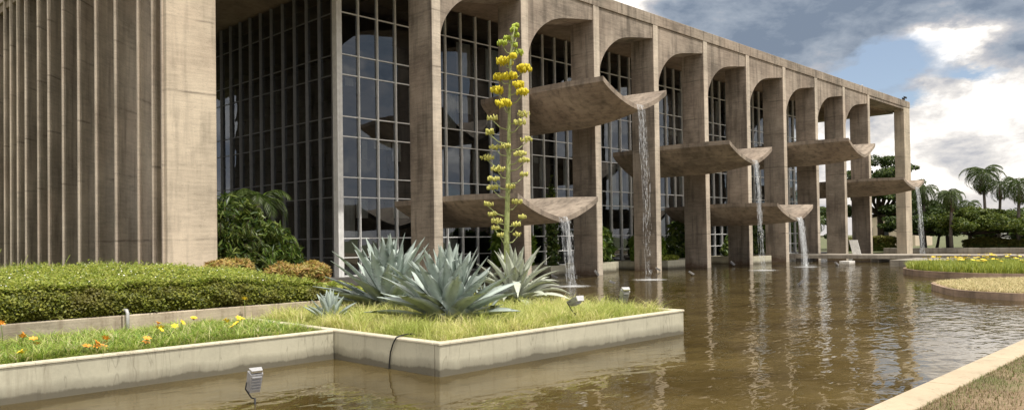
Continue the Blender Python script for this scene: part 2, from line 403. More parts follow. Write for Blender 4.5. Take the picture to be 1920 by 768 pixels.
# near bank
def lawnsoil():
    m, nt, B, out = newmat('bank_soil'); P = pos(nt)
    f = mth(nt, 'MULTIPLY_ADD', noise(nt, P, .9, 5, .6), .5, mth(nt, 'MULTIPLY', noise(nt, P, 28, 5, .75), .5))
    c = ramp(nt, [(.35, (.085, .06, .035)), (.5, (.20, .14, .08)), (.62, (.33, .25, .16))], f)
    g = ramp(nt, [(.5, 0.), (.64, 1.)], noise(nt, P, .8, 5, .65))
    c = mixc(nt, mth(nt, 'MULTIPLY', g, .6), c, (.11, .14, .04))
    nt.links.new(c, B.inputs['Base Color']); B.inputs['Roughness'].default_value = .95; bump(nt, f, .8, .03, B)
    return m
bk = MB(); bk.box(-40, 90, -60, 2.50, -.2, .20); tag(bk.build('lawn', lawnsoil()), kind='structure')
cp = MB()
x = -12.
while x < 84:
    cp.cbox(x, x+2.394, 2.50, 2.85, -.45, .225, .012); x += 2.4
tag(cp.build('coping', M_COPE), kind='structure')
n_ = 42000
P = np.stack([5+rng.random(n_)**1.3*16, 2.5-rng.random(n_)**1.2*3.2, np.full(n_, .2)], 1)
keep = (P[:,0]*.716+P[:,1]*.698 > 4) & ((P[:,1] > 2.2) | (rng.random(n_) < .62))
o = npmesh('lawn_grass', blades(P[keep], .045, .0035, .9), 5, BF, M_LAWN); tag(o, 'short dry brown grass on the bank beside the pool', 'grass', kind='stuff')

# ------------------------------------------------------------------ the building
BLD = empty('government_building', (45, 24.73, 0), 0, 'long brown concrete government building with arched colonnade, fins and dark glass rising from the pool', 'building')
YF, YB, ZT, ZC = 24.73, 26.25, 14.4, 13.42
X1, SP, TH = 21.22, 5.37, .47
CX = [X1 + SP*k for k in range(10)]             # right edges of the ten blade columns
for k, xr in enumerate(CX):
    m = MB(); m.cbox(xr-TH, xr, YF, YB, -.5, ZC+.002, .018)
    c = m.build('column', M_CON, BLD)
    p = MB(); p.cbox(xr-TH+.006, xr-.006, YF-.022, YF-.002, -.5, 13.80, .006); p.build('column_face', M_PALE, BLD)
# arch spandrels
def spline(pts, n=6):
    out = []
    for i in range(len(pts)-1):
        p0 = pts[max(i-1,0)]; p1 = pts[i]; p2 = pts[i+1]; p3 = pts[min(i+2, len(pts)-1)]
        for t in np.linspace(0, 1, n, endpoint=False):
            out.append(tuple(.5*((2*p1[j])+(-p0[j]+p2[j])*t+(2*p0[j]-5*p1[j]+4*p2[j]-p3[j])*t*t+(-p0[j]+3*p1[j]-3*p2[j]+p3[j])*t**3) for j in (0,1)))
    return out + [pts[-1]]
ARCH = spline([(0,9.9),(.04,10.45),(.30,11.15),(.85,11.83),(1.6,12.35),(2.35,12.62),(3.2,12.78),(4.0,12.90),(4.9,13.03)])
for k in range(9):
    x0 = CX[k]-.01; x1 = CX[k+1]-TH+.01; m = MB()
    A = [(x0+ (a/4.9)*(x1-x0), z) for a, z in ARCH]; n = len(A); yf = YF+.035; yb = YB-.02
    v = [(x, yf, z) for x, z in A] + [(x, yf, 13.80) for x, z in A] + [(x, yb, z) for x, z in A] + [(x, yb, 13.80) for x, z in A]
    f = []; sm = []
    for i in range(n-1):
        f.append((i, i+1, n+i+1, n+i)); f.append((2*n+i+1, 2*n+i, 3*n+i, 3*n+i+1))
    m.add(v, f)
    m.add(v, [(i+1, i, 2*n+i, 2*n+i+1) for i in range(n-1)], True)
    m.build('arch_panel', M_CON, BLD)
# column faces carried up to the parapet line
for k, xr in enumerate(CX):
    m = MB(); m.cbox(xr-TH, xr, YF, YB, ZC+.004, 13.80, .01); m.build('column_head', M_CON, BLD)
# corner piers, left and right
m = MB(); m.cbox(9.95, 11.56, YF, YF+.34, -.2, 13.80, .02); m.build('corner_pier', M_PIER, BLD)
m = MB(); m.cbox(78.3, 79.9, YF, YF+.9, -.5, 13.80, .02); m.build('corner_pier', M_PIER, BLD)
# long beams over the two open end bays, parapet, roof
m = MB(); m.box(9.95, CX[0]-TH-.004, YF+.02, YB-.05, 13.56, 13.802); m.build('edge_beam', M_CON, BLD); m = MB(); m.box(CX[-1]+.004, 79.9, YF+.02, YB-.05, 13.56, 13.802); m.build('edge_beam', M_CON, BLD)
m = MB(); m.cbox(9.90, 79.95, YF-.03, YF+.5, 13.806, ZT, .02); m.box(9.90, 10.4, YF+.5, 62, 13.806, ZT-.01); m.box(79.45, 79.95, YF+.5, 62, 13.806, ZT-.01); m.build('parapet', M_PAR, BLD)
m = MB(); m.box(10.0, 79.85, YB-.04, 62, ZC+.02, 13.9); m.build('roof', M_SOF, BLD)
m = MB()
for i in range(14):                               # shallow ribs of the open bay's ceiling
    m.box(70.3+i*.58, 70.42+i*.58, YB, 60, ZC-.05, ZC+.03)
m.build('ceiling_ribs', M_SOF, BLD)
# side colonnade: oblique fins along the left flank
fy = [25.03, 25.80, 27.03, 29.14, 31.15, 33.10, 35.03, 36.96, 38.45, 40.39, 41.71, 42.9, 44.0, 45.4, 46.9, 48.4, 50., 52., 54.]
for i, y in enumerate(fy):
    L = 1.05 if i < 2 else 1.9
    d = Vector((.69, .724, 0)); q = Vector((-.724, .69, 0)); t = .055
    c0 = Vector((9.99, y, 6.6)); m = MB()
    # an oblique blade with a blunt outer edge
    a = c0; b = c0 + d*L
    if i >= 2:   # blades curve gently, as cast
        pts = [a, a+d*.65+q*.02, a+d*1.3-q*.02, b-q*.14]
    else: pts = [a, b]
    vs = []; 
    for p in pts:
        for sgn in (-1, 1):
            for z in (-.2, 13.80): vs.append((p.x+q.x*t*sgn, p.y+q.y*t*sgn, z))
    fs = []
    for j in range(len(pts)-1):
        o4 = j*4
        fs += [(o4, o4+4, o4+5, o4+1), (o4+6, o4+2, o4+3, o4+7), (o4+1, o4+5, o4+7, o4+3), (o4+4, o4, o4+2, o4+6)]
    e = (len(pts)-1)*4; fs += [(0, 1, 3, 2), (e+2, e+3, e+1, e)]
    m.add(vs, fs)
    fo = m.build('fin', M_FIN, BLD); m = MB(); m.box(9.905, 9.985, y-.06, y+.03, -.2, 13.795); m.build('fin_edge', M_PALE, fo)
for y in np.arange(36, 60, 2.6):
    m = MB(); m.cbox(79.2, 79.4, y, y+1.4, -.2, 13.8, .01); m.build('fin', M_FIN, BLD)
# podium and floors
m = MB(); m.box(14, 72, 28.72, 60, -.5, .33); m.build('podium', M_PAVE, BLD)
YG, XG, XGR = 29.45, 19.33, 70.0
TR = [(2.02,2.74-.0),]
rows = [.36, 1.18, 2.03, 3.86, 4.74, 6.55, 7.44, 9.30, 10.2, 12.07, 13.40]   # transom heights
m = MB()
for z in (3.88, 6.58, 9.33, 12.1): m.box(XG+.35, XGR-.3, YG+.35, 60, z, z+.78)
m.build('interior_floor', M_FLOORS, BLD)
m = MB(); m.box(XG+3.4, XGR-2, YG+3.6, 59, .34, 13.38); m.build('interior_backing', M_DARKIN, BLD)  # solid near-black box added behind the glass so no sky shows through
gw = empty('glass_wall', (0,0,0)); gw.parent = BLD; gw.location = Vector((XG, YG, 0)) - BLD.location
def curtain_rects(side, a0, a1, curt, seed):
    r = random.Random(seed); lev = [(.5, 1.98), (2.1, 3.8), (4.8, 6.5), (7.5, 9.25), (10.25, 12.0)]
    for li, (z0, z1) in enumerate(lev):
        u = r.random()
        if u < .30 + (.25 if li in (2, 3) else 0):
            w = (a1-a0); s = r.choice([0, 0, .35, .5]); e = r.choice([1, 1, .55, .7]); e = max(e, s+.25)
            zz = z0 + r.choice([0, 0, 0, .5, .8])*(z1-z0)
            p, q = a0+w*s+.02, a0+w*e-.02
            k = 9; vs = []; fs = []
            for j in range(k+1):
                c = p+(q-p)*j/k; off = .30 + (.03 if j % 2 else 0)
                vs += ([(c, YG+off, zz), (c, YG+off, z1)] if side == 'f' else [(XG+off, c, zz), (XG+off, c, z1)])
                if j: fs.append((2*j-2, 2*j, 2*j+1, 2*j-1))
            curt.add(vs, fs)
nf = 49; w = (XGR-XG)/nf
for i in range(nf):
    a0, a1 = XG+i*w, XG+(i+1)*w
    wb = MB(); r = random.Random(i)
    for z0, z1 in zip(rows[:-1], rows[1:]):
        ty, tx = r.uniform(-.004, .004), r.uniform(-.004, .004)
        wb.add([(a0+.03, YG-tx, z0+.02), (a1-.03, YG+tx, z0+.02), (a1-.03, YG+tx+ty, z1-.02), (a0+.03, YG-tx+ty, z1-.02)], [(0,1,2,3)])
    win = wb.build('window', M_GLASS, gw)
    fb = MB()
    if i: fb.box(a0-.021, a0+.021, YG-.12, YG+.05, .34, 13.40)
    for z in rows[1:-1]: fb.box(a0+(.023 if i else .08), a1-.023, YG-.045, YG+.045, z-.022, z+.022)
    fb.box(a0+.037, a1-.037, YG-.045, YG+.045, .335, .40)
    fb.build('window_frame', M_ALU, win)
    cb = MB(); curtain_rects('f', a0, a1, cb, 900+i)
    if cb.v: cb.build('curtain', M_CURT, win)
ns = 22; w = 1.082
for i in range(ns):
    a0, a1 = YG+.35+i*w, YG+.35+(i+1)*w
    wb = MB()
    for z0, z1 in zip(rows[:-1], rows[1:]): wb.add([(XG, a1-.03, z0+.02), (XG, a0+.03, z0+.02), (XG, a0+.03, z1-.02), (XG, a1-.03, z1-.02)], [(0,1,2,3)])
    win = wb.build('window', M_GLASS, gw)
    fb = MB(); fb.box(XG-.13, XG+.03, a0-.022, a0+.022, .34, 13.40)
    for z in rows[1:-1]: fb.box(XG-.03, XG+.03, a0+.042, a1-.042, z-.022, z+.022)
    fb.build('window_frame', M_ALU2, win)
m = MB(); m.box(XG-.16, XG+.10, YG-.14, YG+.22, .336, 13.41); m.box(XG-.05, XG+.10, YG-.16, YG-.142, .336, 13.41); m.build('corner_post', M_ALU, gw)
# rooftop mast and lamps
m = MB(); m.tube([(76.2, YF+3, 13.9), (76.2, YF+3, 15.9)], .03, 5); m.blob((76.2, YF+3, 15.9), .12); m.build('mast', M_METAL, BLD)
m = MB(); m.tube([(79.4, YF+.3, 14.39), (79.4, YF+.3, 14.75)], .03, 5); m.obox((79.4, YF+.2, 14.8), (.16,0,0), (0,.1,.04), (0,0,.09)); m.build('roof_lamp', M_BLACK, BLD); m = MB(); m.obox((78.9, YF+.2, 14.55), (.12,0,0), (0,.1,.04), (0,0,.16)); m.build('roof_lamp', M_BLACK, BLD)

# ------------------------------------------------------------------ concrete water basins
def basin(xl, xr, ztip, zmouth, zunder, yback=28.0, ymouth=20.4, hump=.08):
    ns, ny = 20, 16; th = .17; xm = (xl+xr)/2; hw = (xr-xl)/2; top = []; bot = []
    for j in range(ny+1):
        t = j/ny; y = ymouth + (yback-ymouth)*t
        kz = min(1, (y-ymouth)/3.4); low = zmouth + (zunder-zmouth)*(1-(1-kz)**2)
        tip = ztip + hump*math.sin(math.pi*min(1, t*1.1))
        squeeze = 1
        for i in range(ns+1):
            s = -1 + 2*i/ns; a = abs(s)
            x = xm + s*hw*squeeze
            sh = (.72*a**1.25 + .28*a**2.4)                      # valley with gently curved wings
            zt = low + th + (tip-low-th)*sh
            yy = y + ((1-a)**2*-.12 + .0 if j == 0 else 0)
            top.append((x, yy, zt)); 
            thk = th*(1 + .15*(1-a))
            # thickness measured roughly along the normal
            slope = (tip-low)*(.9*a**.25+.67*a**1.4)/hw
            bot.append((x + (math.copysign(min(.06, .06*slope), s) if a > .02 and a < .999 else 0), yy, zt - thk*math.sqrt(1+slope*slope)))
    m = MB(); n = ns+1; v = top+bot; O = len(top); f = []
    for j in range(ny):
        for i in range(ns):
            q = j*n+i; f.append((q, q+1, q+n+1, q+n)); f.append((O+q+1, O+q, O+q+n, O+q+n+1))
    m.add(v, f, True)
    g = []
    for i in range(ns): g += [(i+1, i, O+i, O+i+1), (ny*n+i, ny*n+i+1, O+ny*n+i+1, O+ny*n+i)]
    for j in range(ny): g += [(j*n, (j+1)*n, O+(j+1)*n, O+j*n), ((j+1)*n+ns, j*n+ns, O+j*n+ns, O+(j+1)*n+ns)]
    m.add(v, g)
    o = m.build('water_basin', M_BAS, BLD)
    return o, xm, zmouth+th
bas = []
for k, zt, zm, zu in ((0, 3.63, 2.56, 2.46), (1, 8.80, 7.62, 7.12), (3, 6.92, 5.80, 5.45), (4, 3.76, 2.73, 2.55), (6, 8.37, 7.22, 6.92), (8, 6.22, 5.35, 5.00)):
    bas.append(basin(CX[k]+.02, CX[k+1]-TH-.02, zt, zm, zu)[1:])
    xm, zb = bas[-1]
    w_ = MB(); w_.add([(xm-.42, 20.30, zb+.035), (xm+.42, 20.30, zb+.035), (xm+.42, 27.9, zb-.0), (xm-.42, 27.9, zb-.0)], [(0,1,2,3)])

def waterfall(xm, zb, wid, thick, density, label, sparse=False, yl=20.7):
    root = empty('waterfall', (xm, 20.2, 0), 0, label, 'waterfall', 'water falling from the concrete basins')
    m = MB(); drop = zb
    for s in range(density):
        x0 = xm + random.uniform(-.5, .5)*wid; ph = random.uniform(0, 6); w0 = random.uniform(.012, .05)*thick
        zs = zb + .03; ze = 0 if random.random() < .7 else random.uniform(.1, .5)*zb
        if sparse and random.random() < .5: ze = random.uniform(.25, .7)*zb
        n = 26; vs = []; f = []; fwd = random.uniform(.10, .34)
        for i in range(n+1):
            t = i/n; z = zs - (zs-ze)*t; y = 20.24 - fwd*math.sqrt(max(0, (zs-z)/max(zb, 1)))*1.3
            x = x0 + .035*math.sin(ph+z*2.3)*t*2 + (x0-xm)*(-.25*t)
            ww = w0*(1 + .7*math.sin(z*7+ph*3)+.35*math.sin(z*19+ph))*(1-.45*t)+.003
            vs += [(x-ww, y, z), (x+ww, y-.02, z)]
            if i: f.append((2*i-2, 2*i-1, 2*i+1, 2*i))
        m.add(vs, f, True)
    m.build('water_strand', M_FALL, root)
    d = MB()
    for s in range(int(density*26)):
        z = zb*random.random()**(1.0 if not sparse else .9)
        t = (zb-z)/zb; x = xm + random.gauss(0, .28)*wid*(1-.3*t); y = 20.2 - .35*math.sqrt(t) + random.uniform(-.06, .06)
        r = random.uniform(.007, .022)*(1.2 if thick > 1 else 1); h = r*random.uniform(1.5, 6)
        d.blob((x, y, z), (r, r, h), 4, 3)
    for s in range(int(density*14)):
        z = random.random()**3*.5; rr = .12+.6*random.random()*(1-z); a = random.uniform(0, 6.28)
        d.blob((xm+rr*math.cos(a), 19.85+rr*math.sin(a)*.8, z), random.uniform(.006, .014), 4, 3)
    tag(d.build('droplets', M_FALL, root), kind='stuff')
    return root
WF = [(0, .62, .8, 13, 'short clear waterfall from the low concrete basin nearest the agave stalk', False),
      (1, .5, .6, 12, 'long thin broken waterfall from the high basin in front of a column', True),
      (2, .55, .9, 16, 'waterfall from the middle-height basin halfway along the colonnade', True),
      (3, .70, 1.2, 34, 'dense white waterfall from the low basin beside the walkway', False),
      (5, .80, 1.0, 20, 'distant waterfall in front of the far corner pier', False)]
for i, wd, th, dn, lb, sp in WF:
    xm, zb = bas[i]; waterfall(xm, zb, wd, th, dn, lb, sp)
sl = ['foam ring under the lowest and nearest waterfall', 'foam patch under the long thin waterfall', 'foam streak under the middle waterfall', 'foam where the dense white waterfall lands', 'foam under the farthest waterfall by the corner pier']
for (i, *_), lb in zip(WF, sl):
    xm, zb = bas[i]; m = MB(); n = 28
    m.add([(0,0,0)] + [(1.5*math.cos(a), 1.5*math.sin(a), 0) for a in np.linspace(0, 2*math.pi, n, endpoint=False)], [(0, 1+k, 1+(k+1)%n) for k in range(n)])
    o = m.build('splash', M_FOAM); o.location = (xm, 19.85, .012); tag(o, lb, 'splash', 'foam patches under the waterfalls', 'stuff')
    d = MB()
    for s in range(60):
        a = random.uniform(0, 6.28); rr = random.random()**.7*.75; d.blob((xm+rr*math.cos(a), 19.85+rr*math.sin(a), random.random()**2*.22*(1-rr)+.02), random.uniform(.006, .016), 4, 3)
    tag(d.build('splash_drops', M_FALL, o), kind='stuff')

# ------------------------------------------------------------------ planter boxes by the glass
def box_planter(x0, x1, y0, y1, h, label, mat=None):
    root = empty('concrete_planter', ((x0+x1)/2, (y0+y1)/2, 0), 0, label, 'planter', 'concrete planter boxes between the columns')
    t = .1; m = MB(); m.cbox(x0, x1, y0, y0+t, -.4, h); m.box(x0, x1, y1-t, y1, -.4, h-.003); m.box(x0, x0+t, y0+t, y1-t, -.4, h-.003); m.box(x1-t, x1, y0+t, y1-t, -.4, h-.003)
    m.build('planter_wall', mat or M_WALL, root)
    s = MB(); s.box(x0+t, x1-t, y0+t, y1-t, -.3, h-.06); s.build('soil', M_SOIL, root)
    return root
def cloud(n, c, r, seed=None, shell=.5):
    """points in an ellipsoid, denser near its surface"""
    d = unit(rng.normal(size=(n, 3))); rad = rng.random(n)**(1/3)*(1-shell)+shell*rng.uniform(.75, 1.05, n)
    return np.array(c)+d*rad[:, None]*np.array(r), d
def bushy(name, label, cat, blobs, size, mat, n, aspect=2., stems=5, group=None, droop=0., stemmat=None):
    bx = np.array([b[0] for b in blobs]); cx, cy = bx[:,0].mean(), bx[:,1].mean(); z0 = min(b[0][2]-b[1][2] for b in blobs)
    root = empty(name, (cx, cy, max(z0, 0)), 0, label, cat, group)
    Ps = []; Ds = []; vol = np.array([b[1][0]*b[1][2] for b in blobs]); vol = vol/vol.sum()
    for (c, r), v in zip(blobs, vol):
        k = int(n*v); P, D = cloud(k, c, r)
        cen = rng.random((max(4, k//60), 3)); P = P + .18*np.array(r)*np.sin(P*3.7/np.array(r)[0]+1.3)
        Ps.append(P); Ds.append(D)
    P = np.concatenate(Ps); D = np.concatenate(Ds); ok = P[:,2] > z0+.02
    npmesh('foliage', leaves(P[ok], size, aspect, .2, D[ok], .45, droop), 4, LF, mat, root)
    m = MB()
    for s in range(stems):
        c, r = blobs[s % len(blobs)]
        b = Vector((c[0]+random.uniform(-.4,.4)*r[0], c[1]+random.uniform(-.3,.3)*r[1], max(z0, 0)-.05)); t = Vector((c[0]+random.uniform(-.6,.6)*r[0], c[1]+random.uniform(-.6,.6)*r[1], c[2]+r[2]*.7))
        m.tube([b, (b+t)/2+Vector((random.uniform(-.1,.1), random.uniform(-.1,.1), .1)), t], [.025, .018, .008], 5)
    m.build('stems', stemmat or M_BARK, root)
    return root

def frond(mb_pts, base, az, el, L, sag, nleaf, ll, lw=.03, twist=0.):
    """one feather leaf: returns rachis points and appends leaflets quads"""
    d = Vector((math.cos(az), math.sin(az), 0)); p = Vector(base); pts = [p.copy()]; ang = el; n = 12
    for i in range(n):
        ang -= sag/n*(1 + i/n); p = p + (d*math.cos(ang) + Vector((0,0,1))*math.sin(ang))*(L/n); pts.append(p.copy())
    side = Vector((-d.y, d.x, 0)); out = []
    for i in range(nleaf):
        t = .12+.88*i/nleaf; k = min(int(t*n), n-1); q = pts[k].lerp(pts[k+1], t*n-k); tan = (pts[k+1]-pts[k]).normalized()
        lf = ll*math.sin(math.pi*min(1, t*.85+.12))**.6
        for s in (-1, 1):
            dn = (side*s*.8 + tan*.75 + Vector((0,0,-.15-random.random()*.45))).normalized()
            e = q + dn*lf + Vector((0,0,-lf*.18)); mid = q + dn*lf*.5; wv = tan*lw
            out.append([tuple(q), tuple(mid-wv), tuple(e), tuple(mid+wv)])
    mb_pts += out
    return pts

def fan_leaf_palm(root, base, n, L, ll, mat, stalkmat, sag=1.5, el0=(.2, 1.35), nleaf=26, lw=.03, name='fronds', rot=0):
    q = []; m = MB()
    for i in range(n):
        az = rot+i*2.399+random.uniform(-.2,.2); t = i/n; el = el0[0]+(el0[1]-el0[0])*t
        pts = frond(q, base, az, el, L*random.uniform(.85, 1.1), sag*random.uniform(.8, 1.25), nleaf, ll, lw)
        m.tube(pts, [.03*(1-j/14)*L/3 for j in range(len(pts))], 4, False)
    o = npmesh(name, np.array(q), 4, LF, mat, root)
    m.build('frond_stalks', stalkmat, o)
    return o

pl = [(1, 29.9, 31.5, 26.45, 28.6, 'pale planter box of bamboo under the low nearest basin'),
      (2, 33.6, 35.3, 26.35, 28.6, 'sunlit planter box left of the column with the long waterfall'),
      (3, 39.3, 41.2, 25.6, 28.6, 'short pale planter box of bright ground cover, in the bay under the middle basin'),
      (5, 48.6, 51.3, 25.0, 28.6, 'low planter box in the bay left of the dense white waterfall')]
for k, a, b, c, d, lb in pl: box_planter(a, b, c, d, .5, lb)
box_planter(27.0, 29.8, 27.3, 28.65, .5, 'shaded planter box behind the nearest waterfall')
box_planter(35.4, 36.8, 27.3, 28.65, .5, 'dark shaded planter box left of the long waterfall column')
box_planter(37.6, 39.2, 26.3, 28.65, .5, 'dark shaded planter box right of the long waterfall column')
box_planter(43.2, 46.5, 27.4, 28.65, .5, 'shaded planter box in the fifth bay')
box_planter(54.0, 57.8, 27.4, 28.65, .5, 'shaded planter box behind the dense white waterfall')
bushy('bamboo_shrub', 'broad green feathery shrub against the glass behind the nearest waterfall', 'shrub', [((28.0,27.9,1.5),(1.0,.5,1.2)),((29.4,27.9,1.4),(.9,.5,1.1))], .16, M_SHRUBY, 3600, 3.2, 10, droop=.5)
bushy('climbing_plant', 'dark narrow climbing plant beside the third column', 'climber', [((31.0,27.3,2.6),(.35,.3,2.3)), ((31.1,27.3,1.0),(.4,.3,.9))], .13, M_SHRUB, 1600, 1.6, 3)
bushy('bamboo_shrub', 'bright yellow-green bamboo clump in the planter left of the long waterfall', 'shrub', [((34.2,27.2,1.5),(.65,.5,1.1)),((33.9,27.2,2.0),(.4,.4,.8))], .16, M_SHRUBY, 2600, 3.4, 9, droop=.4)
bushy('broadleaf_shrub', 'dark broad-leaved shrub behind the bright bamboo clump', 'shrub', [((36.0,28.0,1.4),(1.1,.5,1.1))], .26, M_SHRUB, 1100, 2.6, 7, droop=.2)
bushy('leafy_shrub', 'green shrub over ground cover in the bay under the middle basin', 'shrub', [((39.2,27.5,1.3),(.8,.5,1.1)),((40.6,27.4,1.1),(.9,.5,.9))], .16, M_SHRUBY, 2400, 2.6, 7)
bushy('ground_cover', 'bright low ground cover spilling over the short pale planter box', 'ground cover', [((39.9,26.4,.6),(1.5,.6,.22))], .10, M_HTOP, 1500, 1.5, 2)
bushy('leafy_shrub', 'dark shrub in the fifth bay, behind the middle basin', 'shrub', [((44.5,28.0,1.6),(1.3,.5,1.5)),((45.8,28.0,1.2),(1.0,.5,1.1))], .16, M_SHRUB, 2600, 2.6, 7)
bushy('leafy_shrub', 'small grey-green shrub in the low planter of the sixth bay', 'shrub', [((49.6,27.2,1.0),(1.2,.6,.7)),((50.6,27.4,1.2),(.9,.5,.9))], .15, M_SHRUB, 1800, 2.4, 6)
bushy('leafy_shrub', 'tall dark shrub directly behind the dense white waterfall', 'shrub', [((55.2,28.0,1.6),(1.2,.5,1.5)),((56.8,28.0,1.5),(1.0,.5,1.3))], .16, M_SHRUB, 2400, 2.4, 6)
bushy('leafy_shrub', 'green bush seen through the gap between the eighth and ninth columns', 'shrub', [((70.6,33.0,1.6),(1.4,1.2,1.7)),((72.8,34.0,1.2),(1.4,1.2,1.2))], .2, M_SHRUBY, 2600, 2.2, 6)
bushy('leafy_shrub', 'dark bush seen through the gap between the ninth and tenth columns', 'shrub', [((79.5,36.5,2.6),(2.0,1.6,2.6))], .22, M_SHRUB, 2600, 2.2, 6)

# ------------------------------------------------------------------ near garden beds
def wallbox(m, x0, x1, y0, y1, z0, z1): m.cbox(x0, x1, y0, y1, z0, z1, .012)
# agave planter
root = empty('concrete_planter', (10.2, 8.3, 0), 0, 'long pale concrete planter holding the agaves, its corner standing in the pool', 'planter')
m = MB(); wallbox(m, 7.06, 13.30, 8.32, 8.44, -.4, .44); m.box(7.06, 7.18, 8.44, 14.0, -.4, .437); m.box(13.18, 13.30, 8.44, 15.0, -.4, .437); m.box(7.18, 13.18, 14.9, 15.0, -.4, .437)
m.build('planter_wall', M_WALL, root)
m = MB(); wallbox(m, 7.045, 13.315, 8.305, 8.455, .442, .475); wallbox(m, 7.045, 7.195, 8.457, 14.0, .442, .474); wallbox(m, 13.165, 13.315, 8.457, 15.0, .442, .474)
m.build('rim', M_RIM, root)
m = MB(); m.box(7.18, 13.18, 8.44, 14.9, -.3, .38); m.build('soil', M_SOIL, root)
# lily bed
root = empty('concrete_planter', (2, 10.95, 0), 0, 'low pale concrete planter wall of the orange and yellow lily bed at left', 'planter')
m = MB(); wallbox(m, -8, 7.055, 10.95, 11.07, -.4, .44); m.build('planter_wall', M_WALL, root)
m = MB(); wallbox(m, -8, 7.04, 10.935, 11.085, .442, .472); m.build('rim', M_RIM, root)
m = MB(); m.box(-8, 7.05, 11.07, 14.0, -.3, .36); m.build('soil', M_SOIL, root)
# upper wall with the hedge
root = empty('garden_wall', (2, 14, 0), 0, 'stained low concrete retaining wall in front of the clipped hedge', 'wall')
m = MB(); wallbox(m, -8, 4.86, 14.0, 14.14, -.2, .70); wallbox(m, 4.875, 8.75, 14.0, 14.14, -.2, .70); m.box(8.6, 8.75, 14.14, 17, -.2, .698); m.build('wall', M_UWALL, root)
m = MB(); m.tube([(4.93, 13.93, .3), (4.93, 13.93, .74), (4.93, 13.97, .78), (4.93, 14.12, .78)], .03, 8); o = m.build('drain_pipe', M_PIPE); tag(o, 'short grey pipe hooked over the stained retaining wall', 'pipe')
m = MB(); m.box(-8, 8.6, 14.14, 28.7, -.2, .60); m.add([(8.6,15.0,.40),(14.0,15.0,.40),(14.0,28.7,.40),(8.6,28.7,.40)], [(0,1,2,3)]); m.add([(14.0,15.0,-.4),(14.0,28.7,-.4),(14.0,28.7,.40),(14.0,15.0,.40)], [(0,1,2,3)]); m.add([(13.3,15.0,-.4),(14.0,15.0,-.4),(14.0,15.0,.40),(13.3,15.0,.40)], [(0,1,2,3)])
tag(m.build('garden_soil', M_SOIL), kind='structure')
# hedge
H = empty('clipped_hedge', (2.5, 16, .6), 0, 'dense clipped green hedge with yellow-green top and tiny white flowers above the retaining wall', 'hedge')
def hz(x, y):   # height of the hedge top
    t = np.clip((y-14.25)/3.6, 0, 1)
    return 1.20 + .20*np.sin(np.pi*.5*t) + .015*np.sin(x*1.7+y)+.02*np.sin(x*4.1-y*2.3)+.02*np.sin(x*9+y*7) - .20*np.clip((x-6.6)/2.2, 0, 1)
n_ = 60000; x = rng.uniform(1.5, 8.9, n_); zt = hz(x, 14.25*np.ones(n_)); z = .62+(zt-.6)*rng.random(n_)
y = 14.28 - .16*np.sin((z-.6)/(zt-.6)*np.pi*.9) + .12*((z-.6)/(zt-.6))**4 + rng.normal(0, .05, n_) + .05*np.sin(x*7+2*np.sin(z*6))*np.sin(z*11+x)
Pf = np.stack([x, y, z], 1); npmesh('foliage', leaves(Pf, .034, 1.5, .1, np.array([[0,-1,.35]]), .5), 4, LF, M_HEDGE, H)
n_ = 90000; x = rng.uniform(1.5, 8.9, n_); y = 14.2+rng.random(n_)**1.3*4.6; z = hz(x, y) + rng.normal(0, .035, n_) - .12*(rng.random(n_) < .35)*rng.random(n_) + .10*(rng.random(n_) < .06)*rng.random(n_)
Pt = np.stack([x, y, z], 1); npmesh('top_foliage', leaves(Pt, .034, 1.7, .6, np.array([[0,-.1,.6]]), .5), 4, LF, M_HTOP, H)
n_ = 420; x = rng.uniform(1.6, 8, n_); y = 14.2+rng.random(n_)**1.1*4; P = np.stack([x, y, hz(x, y)+.05+rng.random(n_)*.05], 1)
npmesh('white_blossom', leaves(P, .028, 1., 2.), 4, LF, M_WFLOW, H)
m = MB(); 
for k in range(9):
    v = -5 + k*1.53
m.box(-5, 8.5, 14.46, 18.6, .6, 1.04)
for k in range(260):
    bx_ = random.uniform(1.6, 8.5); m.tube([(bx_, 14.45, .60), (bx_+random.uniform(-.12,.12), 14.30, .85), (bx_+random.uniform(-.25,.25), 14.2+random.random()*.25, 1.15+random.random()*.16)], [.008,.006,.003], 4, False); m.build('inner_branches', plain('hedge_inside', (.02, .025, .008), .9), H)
n_ = 1500; x = np.concatenate([rng.normal(c, .35, 250) for c in (2.5, 3.0, 3.6, 4.6, 6.0, 1.8)]); y = rng.uniform(17.2, 18.6, n_)
P = np.stack([x, y, hz(x, y)-.02], 1); o = npmesh('wild_grass', blades(P, .2, .004, .35), 5, BF, M_GRASSG); tag(o, 'thin wild grass stems rising behind the hedge top', 'grass', kind='stuff')
n_ = 9; 
m = MB()
for (xx, yy, hh) in ((3.7,18.2,.75),(3.95,18.3,.55),(3.2,18,.4),(5.2,18.3,.4),(4.4,18.2,.42)): m.tube([(xx,yy,1.3),(xx+.04,yy,1.3+hh*.6),(xx+.12,yy,1.3+hh)], [.009,.007,.004], 4)
tag(m.build('wild_stems', M_GRASSG), 'few tall wild stems rising from the hedge before the fins', 'weeds', kind='stuff')
